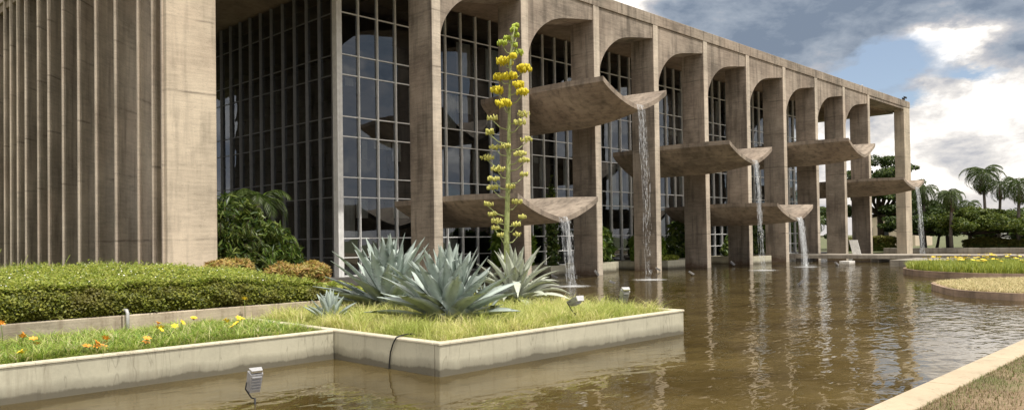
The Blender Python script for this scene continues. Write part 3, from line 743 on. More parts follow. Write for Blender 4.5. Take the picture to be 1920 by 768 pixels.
# russet shrub, bright low shrub and leafy shrubs behind the hedge
bushy('russet_shrub', 'russet and tan leaved shrub at the right end of the hedge', 'shrub', [((11.3,18.6,.95),(.55,.5,.55)),((10.6,18.8,1.0),(.55,.5,.48)), ((9.4,19.3,1.15),(.7,.5,.32))], .045, M_HDRY, 9000, 5.0, 8)
bushy('low_green_shrub', 'bright green ground cover between the hedge and the agaves', 'ground cover', [((9.5,15.9,.62),(.8,.6,.30)),((10.6,16.6,.62),(.9,.6,.36)), ((12,16.5,.5),(1.2,.6,.30)), ((10.9,17.8,.5),(1.2,.6,.35))], .085, M_HTOP, 9000, 1.7, 4)
SH1 = bushy('tropical_shrub', 'tall dark green tropical shrub beside the sunlit corner pier', 'shrub', [((13.0,26.6,2.3),(1.0,.9,1.2)),((12.6,26.5,1.2),(1.1,.9,1.0)),((13.3,26.4,1.0),(.9,.9,.8)),((12.3,26.2,2.8),(.4,.5,.5)),((13.5,26.3,2.6),(.4,.5,.5))], .085, M_SHRUB, 4200, 4.6, 10, droop=1.3)
SH2 = bushy('tropical_shrub', 'mid green drooping shrub in front of the side glass wall', 'shrub', [((14.5,26.8,1.8),(.8,.8,.8)),((14.6,26.6,1.0),(1.0,.8,.9)),((15.1,26.6,1.3),(.45,.5,.7)),((14.3,26.3,2.3),(.4,.5,.4))], .08, M_SHRUB, 3600, 4.8, 10, droop=1.5)
def sprays(root, cells, n, L, ll, mat):
    q = []; mm = MB()
    for i in range(n):
        c, rr = cells[i % len(cells)]; a = random.uniform(0, 6.28); b = (c[0]+rr[0]*.7*random.uniform(-1,1), c[1]+rr[1]*.6*random.uniform(-1,1), c[2]+rr[2]*random.uniform(-.8,.75))
        pts = frond(q, b, a, random.uniform(.2, 1.2), L*random.uniform(.6, 1.1), 2.3, 13, ll, .014); mm.tube(pts, .006, 3, False)
    o = npmesh('sprays', np.array(q), 4, LF, mat, root); mm.build('spray_stalks', M_BARK, o)
sprays(SH1, [((12.9,26.4,2.4),(1.0,.8,1.0)),((12.6,26.2,1.2),(1.0,.8,.9)),((13.3,26.2,1.3),(.9,.8,.9))], 150, .8, .2, M_SHRUB)
sprays(SH2, [((14.4,26.5,1.9),(.8,.7,.7)),((14.5,26.4,1.0),(.9,.7,.8)),((15.0,26.4,1.3),(.5,.5,.7))], 130, .75, .2, M_SHRUBY)
root = empty('areca_palm', (14.7, 28.0, .4), 0, 'small feathery palm rising between the shrubs and the glass wall', 'palm')
m = MB(); m.tube([(14.7,28.0,.35),(14.7,28.0,3.5)], [.09,.06], 8); m.build('trunk', M_PBARK, root)
fan_leaf_palm(root, (14.7,28.0,3.4), 13, 1.7, .5, M_PALM, M_SHRUBY, 1.5, (.5, 1.35), 24, .02)
m = MB()
for x_, y_ in ((13.1,26.0),(14.0,26.1),(15.0,25.8)): m.obox((x_, y_, 2.6 if x_ < 14.5 else 2.3), (.03,0,0), (0,.02,0), (0,0,.42))

# planter grass
def poly_pts(n, x0, x1, y0, y1, z): return np.stack([rng.uniform(x0, x1, n), rng.uniform(y0, y1, n), np.full(n, z)], 1)
def near_bias(P, p=.5):
    d = P[:,0]*.716+P[:,1]*.698; return P[rng.random(len(P)) < np.clip((11.5/d)**2, .3, 1)]
P = near_bias(poly_pts(66000, 7.25, 13.12, 8.50, 14.2, .38)); cl = np.sin(P[:,0]*3.1+1)*np.sin(P[:,1]*3.7)+np.sin(P[:,0]*7.3)*np.sin(P[:,1]*6.1+2)
V = blades(P, .20, .0052, .95); V[:, :, 2] = .38 + (V[:, :, 2]-.38)*(1+.38*cl)[:, None]
tag(npmesh('planter_grass', V, 5, BF, M_GRASSY), 'yellow-green tufted grass filling the agave planter', 'grass', kind='stuff')
nc = 900; cen = poly_pts(nc, 1.2, 6.95, 11.15, 13.9, .36); P = np.repeat(cen, 46, 0); P[:, :2] += rng.normal(0, .055, (len(P), 2)); P = P[(P[:,0] < 7.03) & (P[:,1] > 11.11) & (P[:,1] < 13.97)]
hh_ = np.repeat(rng.uniform(.6, 1.5, nc), 46)[:len(P)]; cl = np.sin(P[:,0]*3.3+1)*np.sin(P[:,1]*4.7)+np.sin(P[:,0]*6.3+3)*np.sin(P[:,1]*7.1+2)
V = blades(P, .15, .007, 1.2); V[:, :, 2] = .36 + (V[:, :, 2]-.36)*(1+.3*cl)[:, None]
tag(npmesh('lily_foliage', V, 5, BF, M_GRASSG), 'green strappy lily leaves filling the bed behind the low wall', 'ground cover', kind='stuff')

nc = 420; cen = poly_pts(nc, 1.3, 6.9, 11.25, 13.5, .36); P = np.repeat(cen, 16, 0); P[:, :2] += rng.normal(0, .03, (len(P), 2))
P = P[(P[:,0] < 6.95) & (P[:,1] > 11.14)]
tag(npmesh('lily_leaves', blades(P, .25, .010, 1.0), 5, BF, M_STRAP), 'long arching strap leaves of the lilies in the bed', 'plants', kind='stuff')
nc = 420; cen = poly_pts(nc, 7.3, 13.0, 8.6, 14., .38); P = np.repeat(cen, 22, 0); P[:, :2] += rng.normal(0, .035, (len(P), 2)); P = P[(P[:,0] < 13.1) & (P[:,0] > 7.25) & (P[:,1] > 8.5)]
tag(npmesh('grass_tufts', blades(P, .34, .006, 1.0), 5, BF, M_GRASSY), 'taller straw-coloured tufts among the planter grass', 'grass', kind='stuff')
n_ = 1500; P = poly_pts(n_, 7.3, 13.0, 8.6, 14., .44); 
tag(npmesh('leaf_litter', leaves(P, .03, 3.5, .8), 4, LF, M_DEAD), 'brown dead leaves scattered in the agave planter grass', 'litter', kind='stuff')
n_ = 1500; P = poly_pts(n_, 1.3, 7.0, 11.2, 13.9, .42)
tag(npmesh('leaf_litter', leaves(P, .03, 3.5, .8), 4, LF, M_DEAD), 'brown dead leaves scattered in the lily bed', 'litter', kind='stuff')
# lilies
def lily(x, y, h, mat, label, n=1):
    root = empty('lily', (x, y, .36), random.uniform(0, 6), label, 'flower', 'lilies in the bed at left')
    s = MB(); s.tube([(0,0,0),(.01,0,h*.6),(.03,0,h)], [.006,.005,.004], 5); s.build('stem', M_SHRUBY, root, False)
    f = MB()
    for c in range(n):
        ox, oy, oz = (.03, 0, h) if c == 0 else (random.uniform(-.07,.07), random.uniform(-.07,.07), h-random.uniform(0,.08))
        ta = random.uniform(.3, 1.0); az = random.uniform(0, 6.28)
        for k in range(6):
            a = k*math.pi/3; L = .062; w = .016; vs = []
            for t, ww, up in ((0,.25,0),(.4,1,.8),(.75,.9,1.05),(1.,.1,.9)):
                for sg in (-1, 1):
                    px = L*t*math.cos(a) - sg*w*ww*math.sin(a); py = L*t*math.sin(a) + sg*w*ww*math.cos(a); pz = .035*up
                    p = Vector((px, py, pz)); p.rotate(Matrix.Rotation(ta, 3, 'Y')); p.rotate(Matrix.Rotation(az, 3, 'Z')); vs.append((p.x+ox, p.y+oy, p.z+oz))
            f.add(vs, [(0,1,3,2),(2,3,5,4),(4,5,7,6)], True)
    f.build('blossom', mat, root, False)
LIL = [(3.19,13.08,0.6,M_OFLOW,'orange lily by the left end of the stained wall'),
 (3.11,12.31,0.6,M_OFLOW,'pale orange lily just below the leftmost orange lily'),
 (2.78,11.29,0.56,M_YFLOW,'yellow lily nearest the low wall at far left'),
 (3.61,11.38,0.58,M_OFLOW,'left one of the cluster of three orange lilies'),
 (3.69,11.39,0.52,M_OFLOW,'lowest one of the cluster of three orange lilies'),
 (3.84,11.55,0.6,M_OFLOW,'reddest lily, topmost of the cluster of three'),
 (4.32,11.35,0.56,M_OFLOW,'single orange lily right of the grey pipe near the low wall'),
 (4.86,12.22,0.6,M_YFLOW,'golden lily between the single orange lily and the yellow ones'),
 (5.07,13.04,0.6,M_OFLOW,'small orange lily beneath the stained wall right of the pipe'),
 (5.36,12.8,0.6,M_YFLOW,'small pale yellow lily in the middle of the bed'),
 (5.87,13.39,0.6,M_YFLOW,'large yellow lily close to the stained wall'),
 (6.08,12.66,0.6,M_YFLOW,'pale yellow lily left of the right-hand yellow pair'),
 (6.35,12.73,0.6,M_YFLOW,'bright yellow lily rightmost in the bed'),
 (5.91,11.93,0.6,M_YFLOW,'yellow lily just under the rightmost bright one'),
 (3.04,13.5,0.75,M_OFLOW,'orange lily cut by the left edge of the view')]
for x, y, z, mt, lb in LIL: lily(x-.02, y, z-.36, mt, lb, 2)
lily(7.0, 13.85, .48, M_YFLOW, 'lone yellow lily in front of the hedge end, above the stained wall')

# agaves
def agave(name, loc, n, L, W, label, mat, tilt=(0.1, 1.45), seed=1, droop=.25, group='large blue-grey agaves'):
    r = random.Random(seed); root = empty(name, loc, 0, label, 'agave', group); m = MB()
    for i in range(n):
        t = i/(n-1); az = i*2.39996 + r.uniform(-.25, .25); el = tilt[0] + (tilt[1]-tilt[0])*t**.85 + r.uniform(-.10, .10)
        l = L*(1-.22*t)*r.uniform(.88, 1.08); w = W*r.uniform(.85, 1.1)*(1-.25*t)
        d = Vector((math.cos(az), math.sin(az), 0)); side = Vector((-d.y, d.x, 0)); p = d*(.13*(1-t)+.02) + Vector((0,0,.10+.22*t)); ang = el+.12; ns = 12
        dr = droop*(1.15-t)*r.uniform(.5, 1.5); vs = []; fs = []; tw = r.uniform(-.35, .35)
        kink = r.random() < .10*(1-t)
        for k in range(ns+1):
            s = k/ns
            prof = (.62 + 1.35*s*(1-s)*1.25 - .0*s) * (1 if s < .55 else max(.0, 1-((s-.55)/.45)**1.7))
            hw = w*.5*prof + .002
            T = d*math.cos(ang) + Vector((0,0,1))*math.sin(ang); Nn = -d*math.sin(ang) + Vector((0,0,1))*math.cos(ang)
            sd = side*math.cos(tw*s) + Nn*math.sin(tw*s); nn = Nn*math.cos(tw*s) - side*math.sin(tw*s)
            ch = hw*.42*(1-.4*s); tk = .022*(1-s)+.004
            vs += [p - sd*hw + nn*ch, p - sd*hw*.5 + nn*ch*.25, p, p + sd*hw*.5 + nn*ch*.25, p + sd*hw + nn*ch, p - nn*tk*1.6]
            if k < ns:
                b = k*6
                for q in range(4): fs.append((b+q, b+q+1, b+6+q+1, b+6+q))
                fs += [(b+4, b+5, b+11, b+10), (b+5, b, b+6, b+11)]
            p = p + T*(l/ns); ang -= dr/ns*(1+s*1.2)
            if kink and k == ns//2: ang -= .9
        m.add(vs, fs, True)
    m.build('leaf_rosette', mat, root, False)
    # dry old leaves at the foot
    dmb = MB()
    for i in range(9):
        az = r.uniform(0, 6.28); d = Vector((math.cos(az), math.sin(az), 0)); s_ = Vector((-d.y, d.x, 0)); p = d*.15+Vector((0,0,.12)); l = L*r.uniform(.3, .5)
        vs = [p-s_*.05, p+s_*.05, p+d*l*.5+s_*.06+Vector((0,0,.04)), p+d*l*.5-s_*.05+Vector((0,0,.0)), p+d*l+Vector((0,0,-.08))]
        dmb.add(vs, [(0,1,2,3),(3,2,4)])
    dmb.build('dry_leaves', M_DEAD, root, False)
    return root
agave('agave', (9.15,10.55,.36), 56, 1.45, .36, 'largest blue-grey agave, front centre of the planter', M_AGAVE, (.12, 1.42), 3, .12)
agave('agave', (9.95,13.35,.36), 52, 1.66, .36, 'large blue-grey agave behind and left of the front one', M_AGAVE, (.08, 1.45), 8, .15)
AC = agave('agave', (12.55,12.2,.36), 60, 1.4, .25, 'flowering agave with narrow paler drooping leaves and a tall yellow flower stalk', M_AGAVE2, (-.05, 1.3), 21, .7)
agave('agave', (7.95,12.45,.38), 26, .42, .12, 'small young agave beside the left rim of the planter', M_AGAVE, (.35, 1.45), 5, .1, None)
for (x_, y_, L_, s_, lb_) in ((10.35,10.9,.5,31,'small agave pup between the front agave and the flowering one'),(11.2,13.6,.6,33,'half-hidden young agave behind the front agave')):
    agave('agave', (x_, y_, .36), 16, L_, .1, lb_, M_AGAVE, (.2, 1.4), s_, .2, None)
# flower stalk of the third agave (parts of the agave)
ppm = 82.6; R0 = Vector((.698, -.716, 0)); F0 = Vector((.716, .698, 0))
def st(u, v): return AC.location + R0*((u-967 + (570-v)*.0143)/ppm) + Vector((0, 0, (570-v)/ppm + .1))
axis = [st(u, v)+Vector((0,0,0)) for u, v in ((958,560),(953,500),(952,440),(954,380),(956,300),(957,230),(958,170),(960,110),(964,75),(968,58))]
m = MB(); m.tube(axis, [.07,.068,.062,.055,.046,.036,.027,.019,.012,.007], 10)
for i in range(46):                                # bracts up the stalk
    t = i/46; k = t*(len(axis)-2.01); q = axis[int(k)].lerp(axis[int(k)+1], k-int(k)); a = i*2.4; rr = .075*(1-t*.75)
    d = Vector((math.cos(a), math.sin(a), 0)); s_ = Vector((-d.y, d.x, 0))*.03
    m.add([q+d*rr*.8-s_, q+d*rr*.8+s_, q+d*rr*1.15+s_*.6+Vector((0,0,.07)), q+d*rr*1.15-s_*.6+Vector((0,0,.07)), q+d*rr*1.5+Vector((0,0,.14))], [(0,1,2,3),(3,2,4)])
stalk = m.build('flower_stalk', M_STALK, AC)
def axis_at(z):
    for a, b in zip(axis[:-1], axis[1:]):
        if a.z <= z <= b.z: return a.lerp(b, (z-a.z)/(b.z-a.z))
    return axis[-1]
crop7 = [(380,105,1,.5),(370,130,1,.5),(332,170,1,.55),(388,160,1,.4),(375,222,1,.45),(303,238,1,.65),(395,262,1,.75),(315,318,2,1.1),(365,315,2,.45),(432,362,2,1.),(285,405,2,.85),(350,420,2,.9),(400,477,3,.8),(270,497,3,.85),(420,525,3,.8),(310,590,3,1.1),(425,640,4,.85),(245,670,4,.6),(228,745,4,.45),(405,700,4,.7)]
crop8 = [(225,48,4,.45),(445,88,4,.7),(260,125,4,.65),(320,130,4,.6),(210,190,4,.75),(410,185,4,.8),(430,215,4,.6),(275,265,4,.85),(430,290,4,.45),(255,325,4,.65),(245,370,4,.6),(350,370,4,.5),(390,455,4,.6),(220,470,4,.5),(245,528,4,.5),(420,545,4,.4),(270,570,4,.6),(380,590,4,.5),(260,610,4,.45),(290,650,5,.35),(390,650,5,.5)]
CL = [(850+a/3.2, 20+b/3.2, c, s) for a, b, c, s in crop7] + [(850+a/3.2, 240+b/3.2, c, s) for a, b, c, s in crop8]
for u, v, kind, sz in CL:
    p = st(u, v); q0 = axis_at(p.z-.12 - abs(u-957)/ppm*.35); depth = random.uniform(-.32, .32); p = p + F0*depth
    br = MB(); mid = q0.lerp(p, .55) + Vector((0,0,-.09)); br.tube([q0, mid, p+Vector((0,0,-.05))], [.014,.011,.009], 5)
    bo = br.build('flower_branch', M_STALK, AC)
    c = MB(); rad = .17*sz; hgt = .085*sz
    cnt = {1: 60, 2: 130, 3: 90, 4: 34, 5: 18}[kind]
    for i in range(int(cnt*sz**.5)):
        a = random.uniform(0, 6.28); rr = rad*random.random()**.5*(1.25 if kind >= 4 else 1); zz = random.uniform(-.5, 1)*hgt*(1-(rr/(rad*1.3))**2*.6)
        b = p + Vector((rr*math.cos(a), rr*math.sin(a), zz)); s = random.uniform(.018, .032)*(1.1 if kind in (2, 3) else 1)
        c.blob(b, (s*.8, s*.8, s*1.7), 4, 3)
        if kind >= 4 and i % 2: c.tube([p+Vector((0,0,-.05)), b], .004, 3, False)
    o = c.build('blossom_cluster', {1: M_AGRN, 2: M_AYEL, 3: M_AYEL, 4: M_APOD, 5: M_APOD}[kind], bo)

# cream block on the planter rim, black cable over the wall
m = MB(); m.cbox(13.17, 13.33, 11.35, 11.58, .476, .62, .01); tag(m.build('concrete_block', M_YELB), 'small cream concrete block on the rim behind the flowering agave', 'block')
m = MB()
cab = [(7.62+.02,8.9,.40),(7.45,8.62,.47),(7.25,8.62,.50),(7.05,8.60,.505),(6.985,8.93,.40)]
cab = [(7.6,9.35,.42),(7.35,9.3,.50),(7.10,9.27,.495),(7.03,9.30,.44),(7.035,9.42,.25),(7.04,9.46,.05),(7.03,9.48,-.30)]
cs = spline([(a, c) for a, b, c in cab], 5); ys = np.interp(np.linspace(0, 1, len(cs)), np.linspace(0, 1, len(cab)), [b for a, b, c in cab])
m.tube([(a, y, c) for (a, c), y in zip(cs, ys)], .011, 6); tag(m.build('black_cable', M_BLACK), 'thin black cable running over the planter wall into the water', 'cable')

# floodlights
def floodlight(loc, rz, tilt, label, h=.30, sc=1., mat=None):
    root = empty('floodlight', loc, rz, label, 'lamp', 'small floodlights around the pool')
    def Rt(p): 
        q = Vector(p)*sc; q.rotate(Matrix.Rotation(tilt, 3, 'X')); return (q.x, q.y, q.z+h)
    b = MB()
    prof = [(-.09,-.17),(.09,-.17),(.105,.08),(.105,.15),(-.105,.15),(-.105,.08)]
    v = [Rt((x, -.045, z)) for x, z in prof] + [Rt((x*.8, .05, z*.86)) for x, z in prof]
    b.add(v, [(0,1,2,3,4,5), (11,10,9,8,7,6)] + [(i, 6+i, 6+(i+1)%6, (i+1)%6) for i in range(6)])
    for k in range(5): z = -.09+.045*k; b.add([Rt((x, y, z+dz)) for dz in (-.006,.006) for x, y in ((-.07,.05),(.07,.05),(.06,.075),(-.06,.075))], [(3,2,1,0),(4,5,6,7),(0,1,5,4),(1,2,6,5),(2,3,7,6),(3,0,4,7)])
    b.build('housing', M_METAL, root, False)
    t = MB(); t.add([Rt((x, y, z)) for z in (.152,.185) for x, y in ((-.09,-.055),(.09,-.055),(.075,.045),(-.075,.045))], [(3,2,1,0),(4,5,6,7),(0,1,5,4),(1,2,6,5),(2,3,7,6),(3,0,4,7)]); t.build('visor', M_CHROME, root, False)
    l = MB(); l.add([Rt(p) for p in ((-.078,-.048,-.12),(.078,-.048,-.12),(.078,-.048,.10),(-.078,-.048,.10))], [(0,1,2,3)]); l.build('lens', M_LENS, root, False)
    k = MB(); k.tube([Rt((.115,0,0)), Rt((.12,.0,-.10)), (.05*sc,0,h-.22*sc), (0,0,h-.24*sc)], .008*sc+.002, 5)
    k.tube([(0,0,h-.23*sc),(0,0,-.2)], .012*sc+.002, 6); k.build('bracket', M_BLACK, root, False)
    return root
floodlight((4.48,8.64,0), R(172), R(-20), 'grey floodlight standing in the water before the low wall, front left', .27, .85)
floodlight((10.55,8.78,.38), R(165), R(-70), 'floodlight on a black stake in the planter grass', .42, .9)
floodlight((13.05,9.55,.38), R(150), R(-30), 'slanted grey floodlight at the right end of the planter grass', .33, .95)
floodlight((24.9,18.8,0), R(20), R(-70), 'small dark floodlight in open water nearest the first waterfall', .14, .7)
floodlight((29.9,23.5,0), R(30), R(-40), 'small floodlight at the foot of the third column', .2, .9)
floodlight((27.6,24.2,0), R(30), R(-60), 'pale round floodlight left of the third column foot', .12, .9)
floodlight((32.9,20.1,0), R(60), R(-60), 'dark floodlight in the water before the fifth column', .14, .75)
floodlight((28.5,12.75,0), R(200), R(-50), 'silvery floodlight alone in the middle of the pool', .12, .9)
floodlight((44.2,24.1,0), R(60), R(-50), 'small floodlight in front of the sixth column foot', .2, 1.)
floodlight((36.2,24.2,0), R(30), R(-60), 'small pale floodlight at the foot of the long-waterfall column', .14, .9)
floodlight((48.0,19.2,0), R(70), R(-60), 'small dark floodlight under the dense white waterfall', .1, .9)

# ------------------------------------------------------------------ far side of the pool
root = empty('concrete_walkway', (55.5, 8, 0), 0, 'flat concrete walkway slab crossing the pool to the building', 'walkway')
m = MB(); m.cbox(54, 57.2, -6, 28.7, .24, .50, .015); m.build('deck', M_SLAB, root)
for y in (24.2, 19.0, 13.5, 8.0, 2.5): m = MB(); m.box(54.5, 56.8, y, y+.5, -.4, .238); m.build('support', M_SLAB, root)
root = empty('low_concrete_box', (49.8, 13, 0), 0, 'long low concrete block rising from the water in front of the walkway', 'block')
m = MB(); m.cbox(47.6, 52.2, 9.9, 16.0, -.4, .37, .02); m.build('block', M_SLAB, root)
m = MB(); m.cbox(52.3, 53.3, 20.1, 20.75, -.3, .12, .01); tag(m.build('stepping_block', M_WHITE), 'small pale block in the water below the white leaning board', 'block')
root = empty('leaning_board', (54.3, 20.3, .5), 0, 'white rectangular board leaning on the walkway between two columns', 'board')
m = MB(); c = Vector((54.3, 20.45, 1.0)); m.obox(c, (.02,0,0), (0,.28,0), (.22*.35,.15,.5)); m.build('panel', M_WHITE, root)
m = MB(); m.tube([(54.35,20.3,.50),(54.6,20.5,1.2)], .02, 5); m.build('prop', M_METAL, root)
# curved flower islands
def closed_spline(pts, n=8):
    out = []; N_ = len(pts)
    for i in range(N_):
        p0, p1, p2, p3 = pts[i-1], pts[i], pts[(i+1)%N_], pts[(i+2)%N_]
        for t in np.linspace(0, 1, n, endpoint=False):
            out.append(tuple(.5*((2*p1[j])+(-p0[j]+p2[j])*t+(2*p0[j]-5*p1[j]+4*p2[j]-p3[j])*t*t+(-p0[j]+3*p1[j]-3*p2[j]+p3[j])*t**3) for j in (0,1)))
    return out
def inset(poly, d):
    c = np.array(poly); cen = c.mean(0); out = []
    n = len(c)
    for i in range(n):
        t = c[(i+1)%n]-c[i-1]; nrm = np.array([-t[1], t[0]]); nrm = nrm/np.linalg.norm(nrm)
        out.append(tuple(c[i]+nrm*d))
    return out
def area(p): return sum(p[i-1][0]*p[i][1]-p[i][0]*p[i-1][1] for i in range(len(p)))/2
def inpoly(P, poly):
    x, y = P[:,0], P[:,1]; ins = np.zeros(len(P), bool); j = len(poly)-1
    for i in range(len(poly)):
        xi, yi = poly[i]; xj, yj = poly[j]
        c = ((yi > y) != (yj > y)) & (x < (xj-xi)*(y-yi)/(yj-yi+1e-12)+xi); ins ^= c; j = i
    return ins
def island(pts, h, label, mat):
    poly = closed_spline(pts)
    if area(poly) < 0: poly = poly[::-1]
    inn = inset(poly, .16); n = len(poly)
    cx_, cy_ = np.mean(poly, 0); root = empty('curved_island_bed', (cx_, cy_, 0), 0, label, 'planter')
    m = MB(); v = [(x,y,-.4) for x,y in poly]+[(x,y,h) for x,y in poly]+[(x,y,h) for x,y in inn]+[(x,y,h-.12) for x,y in inn]
    f = []
    for i in range(n):
        j = (i+1)%n; f += [(i,j,n+j,n+i),(n+i,n+j,2*n+j,2*n+i),(2*n+i,2*n+j,3*n+j,3*n+i)]
    m.add(v, f); m.build('kerb', mat, root)
    s = MB(); s.add([(x,y,h-.07) for x,y in inn], [tuple(range(n))]); s.build('soil', M_SOIL, root)
    return inn
I1 = [(39.6,12.7),(37.4,11.5),(36.0,9.8),(35.5,8.2),(36.2,6.3),(38.2,4.6),(42,4.0),(46,5.5),(47,9),(44.5,11.6),(42,12.9)]
I2 = [(29.4,8.5),(27.4,7.7),(26.0,6.9),(25.4,6.0),(25.2,4.9),(26.2,3.8),(29,3.3),(33,3.8),(34.2,5.4),(33.2,7.1),(31.6,8.2)]
in1 = island(I1, .26, 'curved concrete island bed full of small yellow flowers', M_KERB)
in2 = island(I2, .20, 'nearer curved concrete island bed of pale dry grass', M_KERB)
P = np.stack([rng.uniform(35,47.2,52000), rng.uniform(3.9,13,52000), np.full(52000,.19)],1); P = P[inpoly(P, in1)]
tag(npmesh('flower_foliage', blades(P, .42, .014, .4), 5, BF, leafmat('island_leaves', [(.16,.22,.03),(.32,.38,.05),(.46,.48,.10)], .5, .35)), 'bright green foliage of the yellow-flowered island bed', 'ground cover', kind='stuff')
P = np.stack([rng.uniform(25,34.4,60000), rng.uniform(3.2,8.6,60000), np.full(60000,.13)],1); P = P[inpoly(P, in2)]
tag(npmesh('dry_grass', blades(P, .15, .009, .9), 5, BF, M_GRASSD), 'pale dry grass covering the nearer island bed', 'grass', kind='stuff')
# yellow flowers, one by one
fm = MB(); 
for k in range(6):
    a = k*math.pi/3; vs = []
    for t, ww in ((.0,.3),(.5,1),(1.,.3)):
        for sg in (-1,1): vs.append((.09*t*math.cos(a)-sg*.035*ww*math.sin(a), .09*t*math.sin(a)+sg*.035*ww*math.cos(a), .62+.02*t))
    fm.add(vs, [(0,1,3,2),(2,3,5,4)])
proto = empty('yellow_flower', (0,0,.19)); 
pe = fm.build('petals', M_YFLOW, proto, False); sm_ = MB(); sm_.tube([(0,0,0),(.01,0,.62)], [.007,.005], 4); se = sm_.build('stem', M_SHRUBY, proto, False)
tag(proto, 'small yellow flower on a thin stem in the curved island bed', 'flower', 'yellow flowers in the island bed')
cand = np.stack([rng.uniform(35,46,900), rng.uniform(4.5,12.8,900)],1); cand = cand[inpoly(cand, in1)]
wgt = np.exp(-((cand[:,1]-10.4)/1.3)**2)+.45*np.exp(-((cand[:,1]-8.6)/.9)**2)+.18; cand = cand[rng.random(len(cand)) < wgt*.45]; first = True
for x_, y_ in cand[:120]:
    if first: r_ = proto; first = False
    else:
        r_ = proto.copy(); COL.objects.link(r_)
        for ch in (pe, se): c = ch.copy(); COL.objects.link(c); c.parent = r_
    r_.location = (x_, y_, .16+random.uniform(-.12, .06)); r_.rotation_euler = (random.uniform(-.3,.3), random.uniform(-.3,.3), random.uniform(0,6)); s_ = random.uniform(.8,1.3); r_.scale = (s_,s_,1)
# far bank
m = MB(); m.cbox(84, 84.4, -20, 28.8, -.5, .42, .02); o = m.build('low_wall', M_SLAB); tag(o, 'long low concrete wall at the far bank of the pool under the trees', 'wall')
def hedgebox(x0, x1, y0, y1, z0, h, label, n=6000):
    root = empty('far_hedge', ((x0+x1)/2, (y0+y1)/2, z0), 0, label, 'hedge')
    P = np.stack([rng.uniform(x0,x1,n), rng.uniform(y0,y1,n), z0+rng.random(n)**.5*h], 1); P[:,2] += .15*np.sin(P[:,1]*1.3)*((P[:,2]-z0)/h)
    npmesh('foliage', leaves(P, .18, 1.8, .5), 4, LF, M_FARHEDGE, root); m = MB(); m.box(x0+.3, x1-.3, y0+.2, y1-.2, z0-.4, z0+h*.6); m.build('inner_branches', M_SHRUB, root)
hedgebox(87.5, 89.5, 10, 22.5, .1, 1.15, 'olive brown clipped hedge on the far bank at right', 9000)
hedgebox(87, 89, 29.0, 34, .1, 1.4, 'small olive hedge seen under the end of the colonnade', 4000)
root = empty('far_house', (128, 42, 0), 0, 'beige far building glimpsed between tree trunks at the end of the colonnade', 'building')
m = MB(); m.box(124, 132, 38, 46, 0, 4.6); m.build('wall', M_FAR, root); m = MB(); m.box(123.6, 132.4, 37.6, 46.4, 4.6, 4.9); m.build('roof', M_FARW, root)
for yy in (39.5, 41.7, 44): m = MB(); m.box(123.9, 124.05, yy, yy+1, 1.6, 2.8); m.build('window', M_WIN, root)
root = empty('far_house', (150, 34, 0), 0, 'long pale far building behind the umbrella trees', 'building')
m = MB(); m.box(148, 154, 20, 36, 0, 3.6); m.build('wall', M_FARW, root); m = MB(); m.box(147.6, 154.4, 19.6, 36.4, 3.6, 3.9); m.build('roof', M_FAR, root)
for yy in range(21, 35, 3): m = MB(); m.box(147.9, 148.05, yy, yy+1.4, 1.3, 2.6); m.build('window', M_WIN, root)

# ------------------------------------------------------------------ trees
def tree(x, y, h, rx, name, label, mat, nleaf, size, flat=.35, trunk_h=.3, ncl=22, seed=0, group='trees beyond the pool', lean=0.):
    r = random.Random(seed); root = empty(name, (x, y, 0), 0, label, 'tree', group); m = MB()
    base = Vector((x, y, -.2)); fork = Vector((x+lean, y+r.uniform(-.3,.3), h*trunk_h)); m.tube([base, base.lerp(fork, .5)+Vector((.1,0,0)), fork], [h*.04, h*.032, h*.026], 8)
    cl = []
    for i in range(ncl):
        a = i*2.4+r.uniform(-.3,.3); rr = rx*math.sqrt((i+.5)/ncl)*r.uniform(.8,1.08); zz = h*(1-flat*(rr/rx)**2) - r.random()*h*flat*.55 - h*.08
        c = Vector((x+rr*math.cos(a), y+rr*math.sin(a), zz)); cl.append(c)
        if i % 2 == 0 or rr > rx*.6:
            mid = fork.lerp(c, .5) + Vector((r.uniform(-.3,.3), r.uniform(-.3,.3), -h*.05)); m.tube([fork+Vector((0,0,-.1)), mid, c], [h*.017, h*.011, h*.004], 5)
    m.build('trunk', M_BARK, root)
    per = nleaf//ncl; Ps = []; Ds = []
    for c in cl:
        s = rx*r.uniform(.20, .36)
        P, D = cloud(per, c, (s, s, s*r.uniform(.38,.6)), shell=.35); Ps.append(P); Ds.append(D)
        for _ in range(3):
            o_ = Vector((r.uniform(-1,1), r.uniform(-1,1), r.uniform(-.4,.5)))*s*1.05; P, D = cloud(per//5, c+o_, (s*.4, s*.4, s*.22), shell=.3); Ps.append(P); Ds.append(D)
    npmesh('crown', leaves(np.concatenate(Ps), size, 1.7, .3, np.concatenate(Ds), .35), 4, LF, mat, root)
    return root
tree(90.0,25.6,4.5,4.6,'umbrella_tree','low spreading umbrella tree just right of the far corner pier',M_TREE,15000,.16,.30,.40,26,1,lean=.6)
tree(88.5,21.6,4.3,4.4,'umbrella_tree','yellow-green umbrella tree in front of the tall palms',M_TREEY,16000,.16,.30,.40,26,2,lean=-.4)
tree(90.5,17.6,3.8,3.8,'umbrella_tree','dark umbrella tree at the right, below the rightmost palms',M_TREEY,14000,.16,.30,.4,22,3)
tree(94,14.5,3.5,3.6,'umbrella_tree','last umbrella tree cut by the right edge of the view',M_TREE,11000,.17,.30,.4,20,4)
tree(97,33.5,12.2,4.6,'broadleaf_tree','tall dark tree seen through the open end bay of the colonnade',M_TREE,18000,.19,.42,.35,34,5)
tree(99,29.6,6.4,4.2,'broadleaf_tree','dark tree right behind the far corner pier',M_TREE,13000,.18,.5,.28,24,6)
tree(100,45,8.0,4.4,'broadleaf_tree','dark tree seen through the slit between the eighth and ninth columns',M_TREE,10000,.19,.5,.3,24,7)
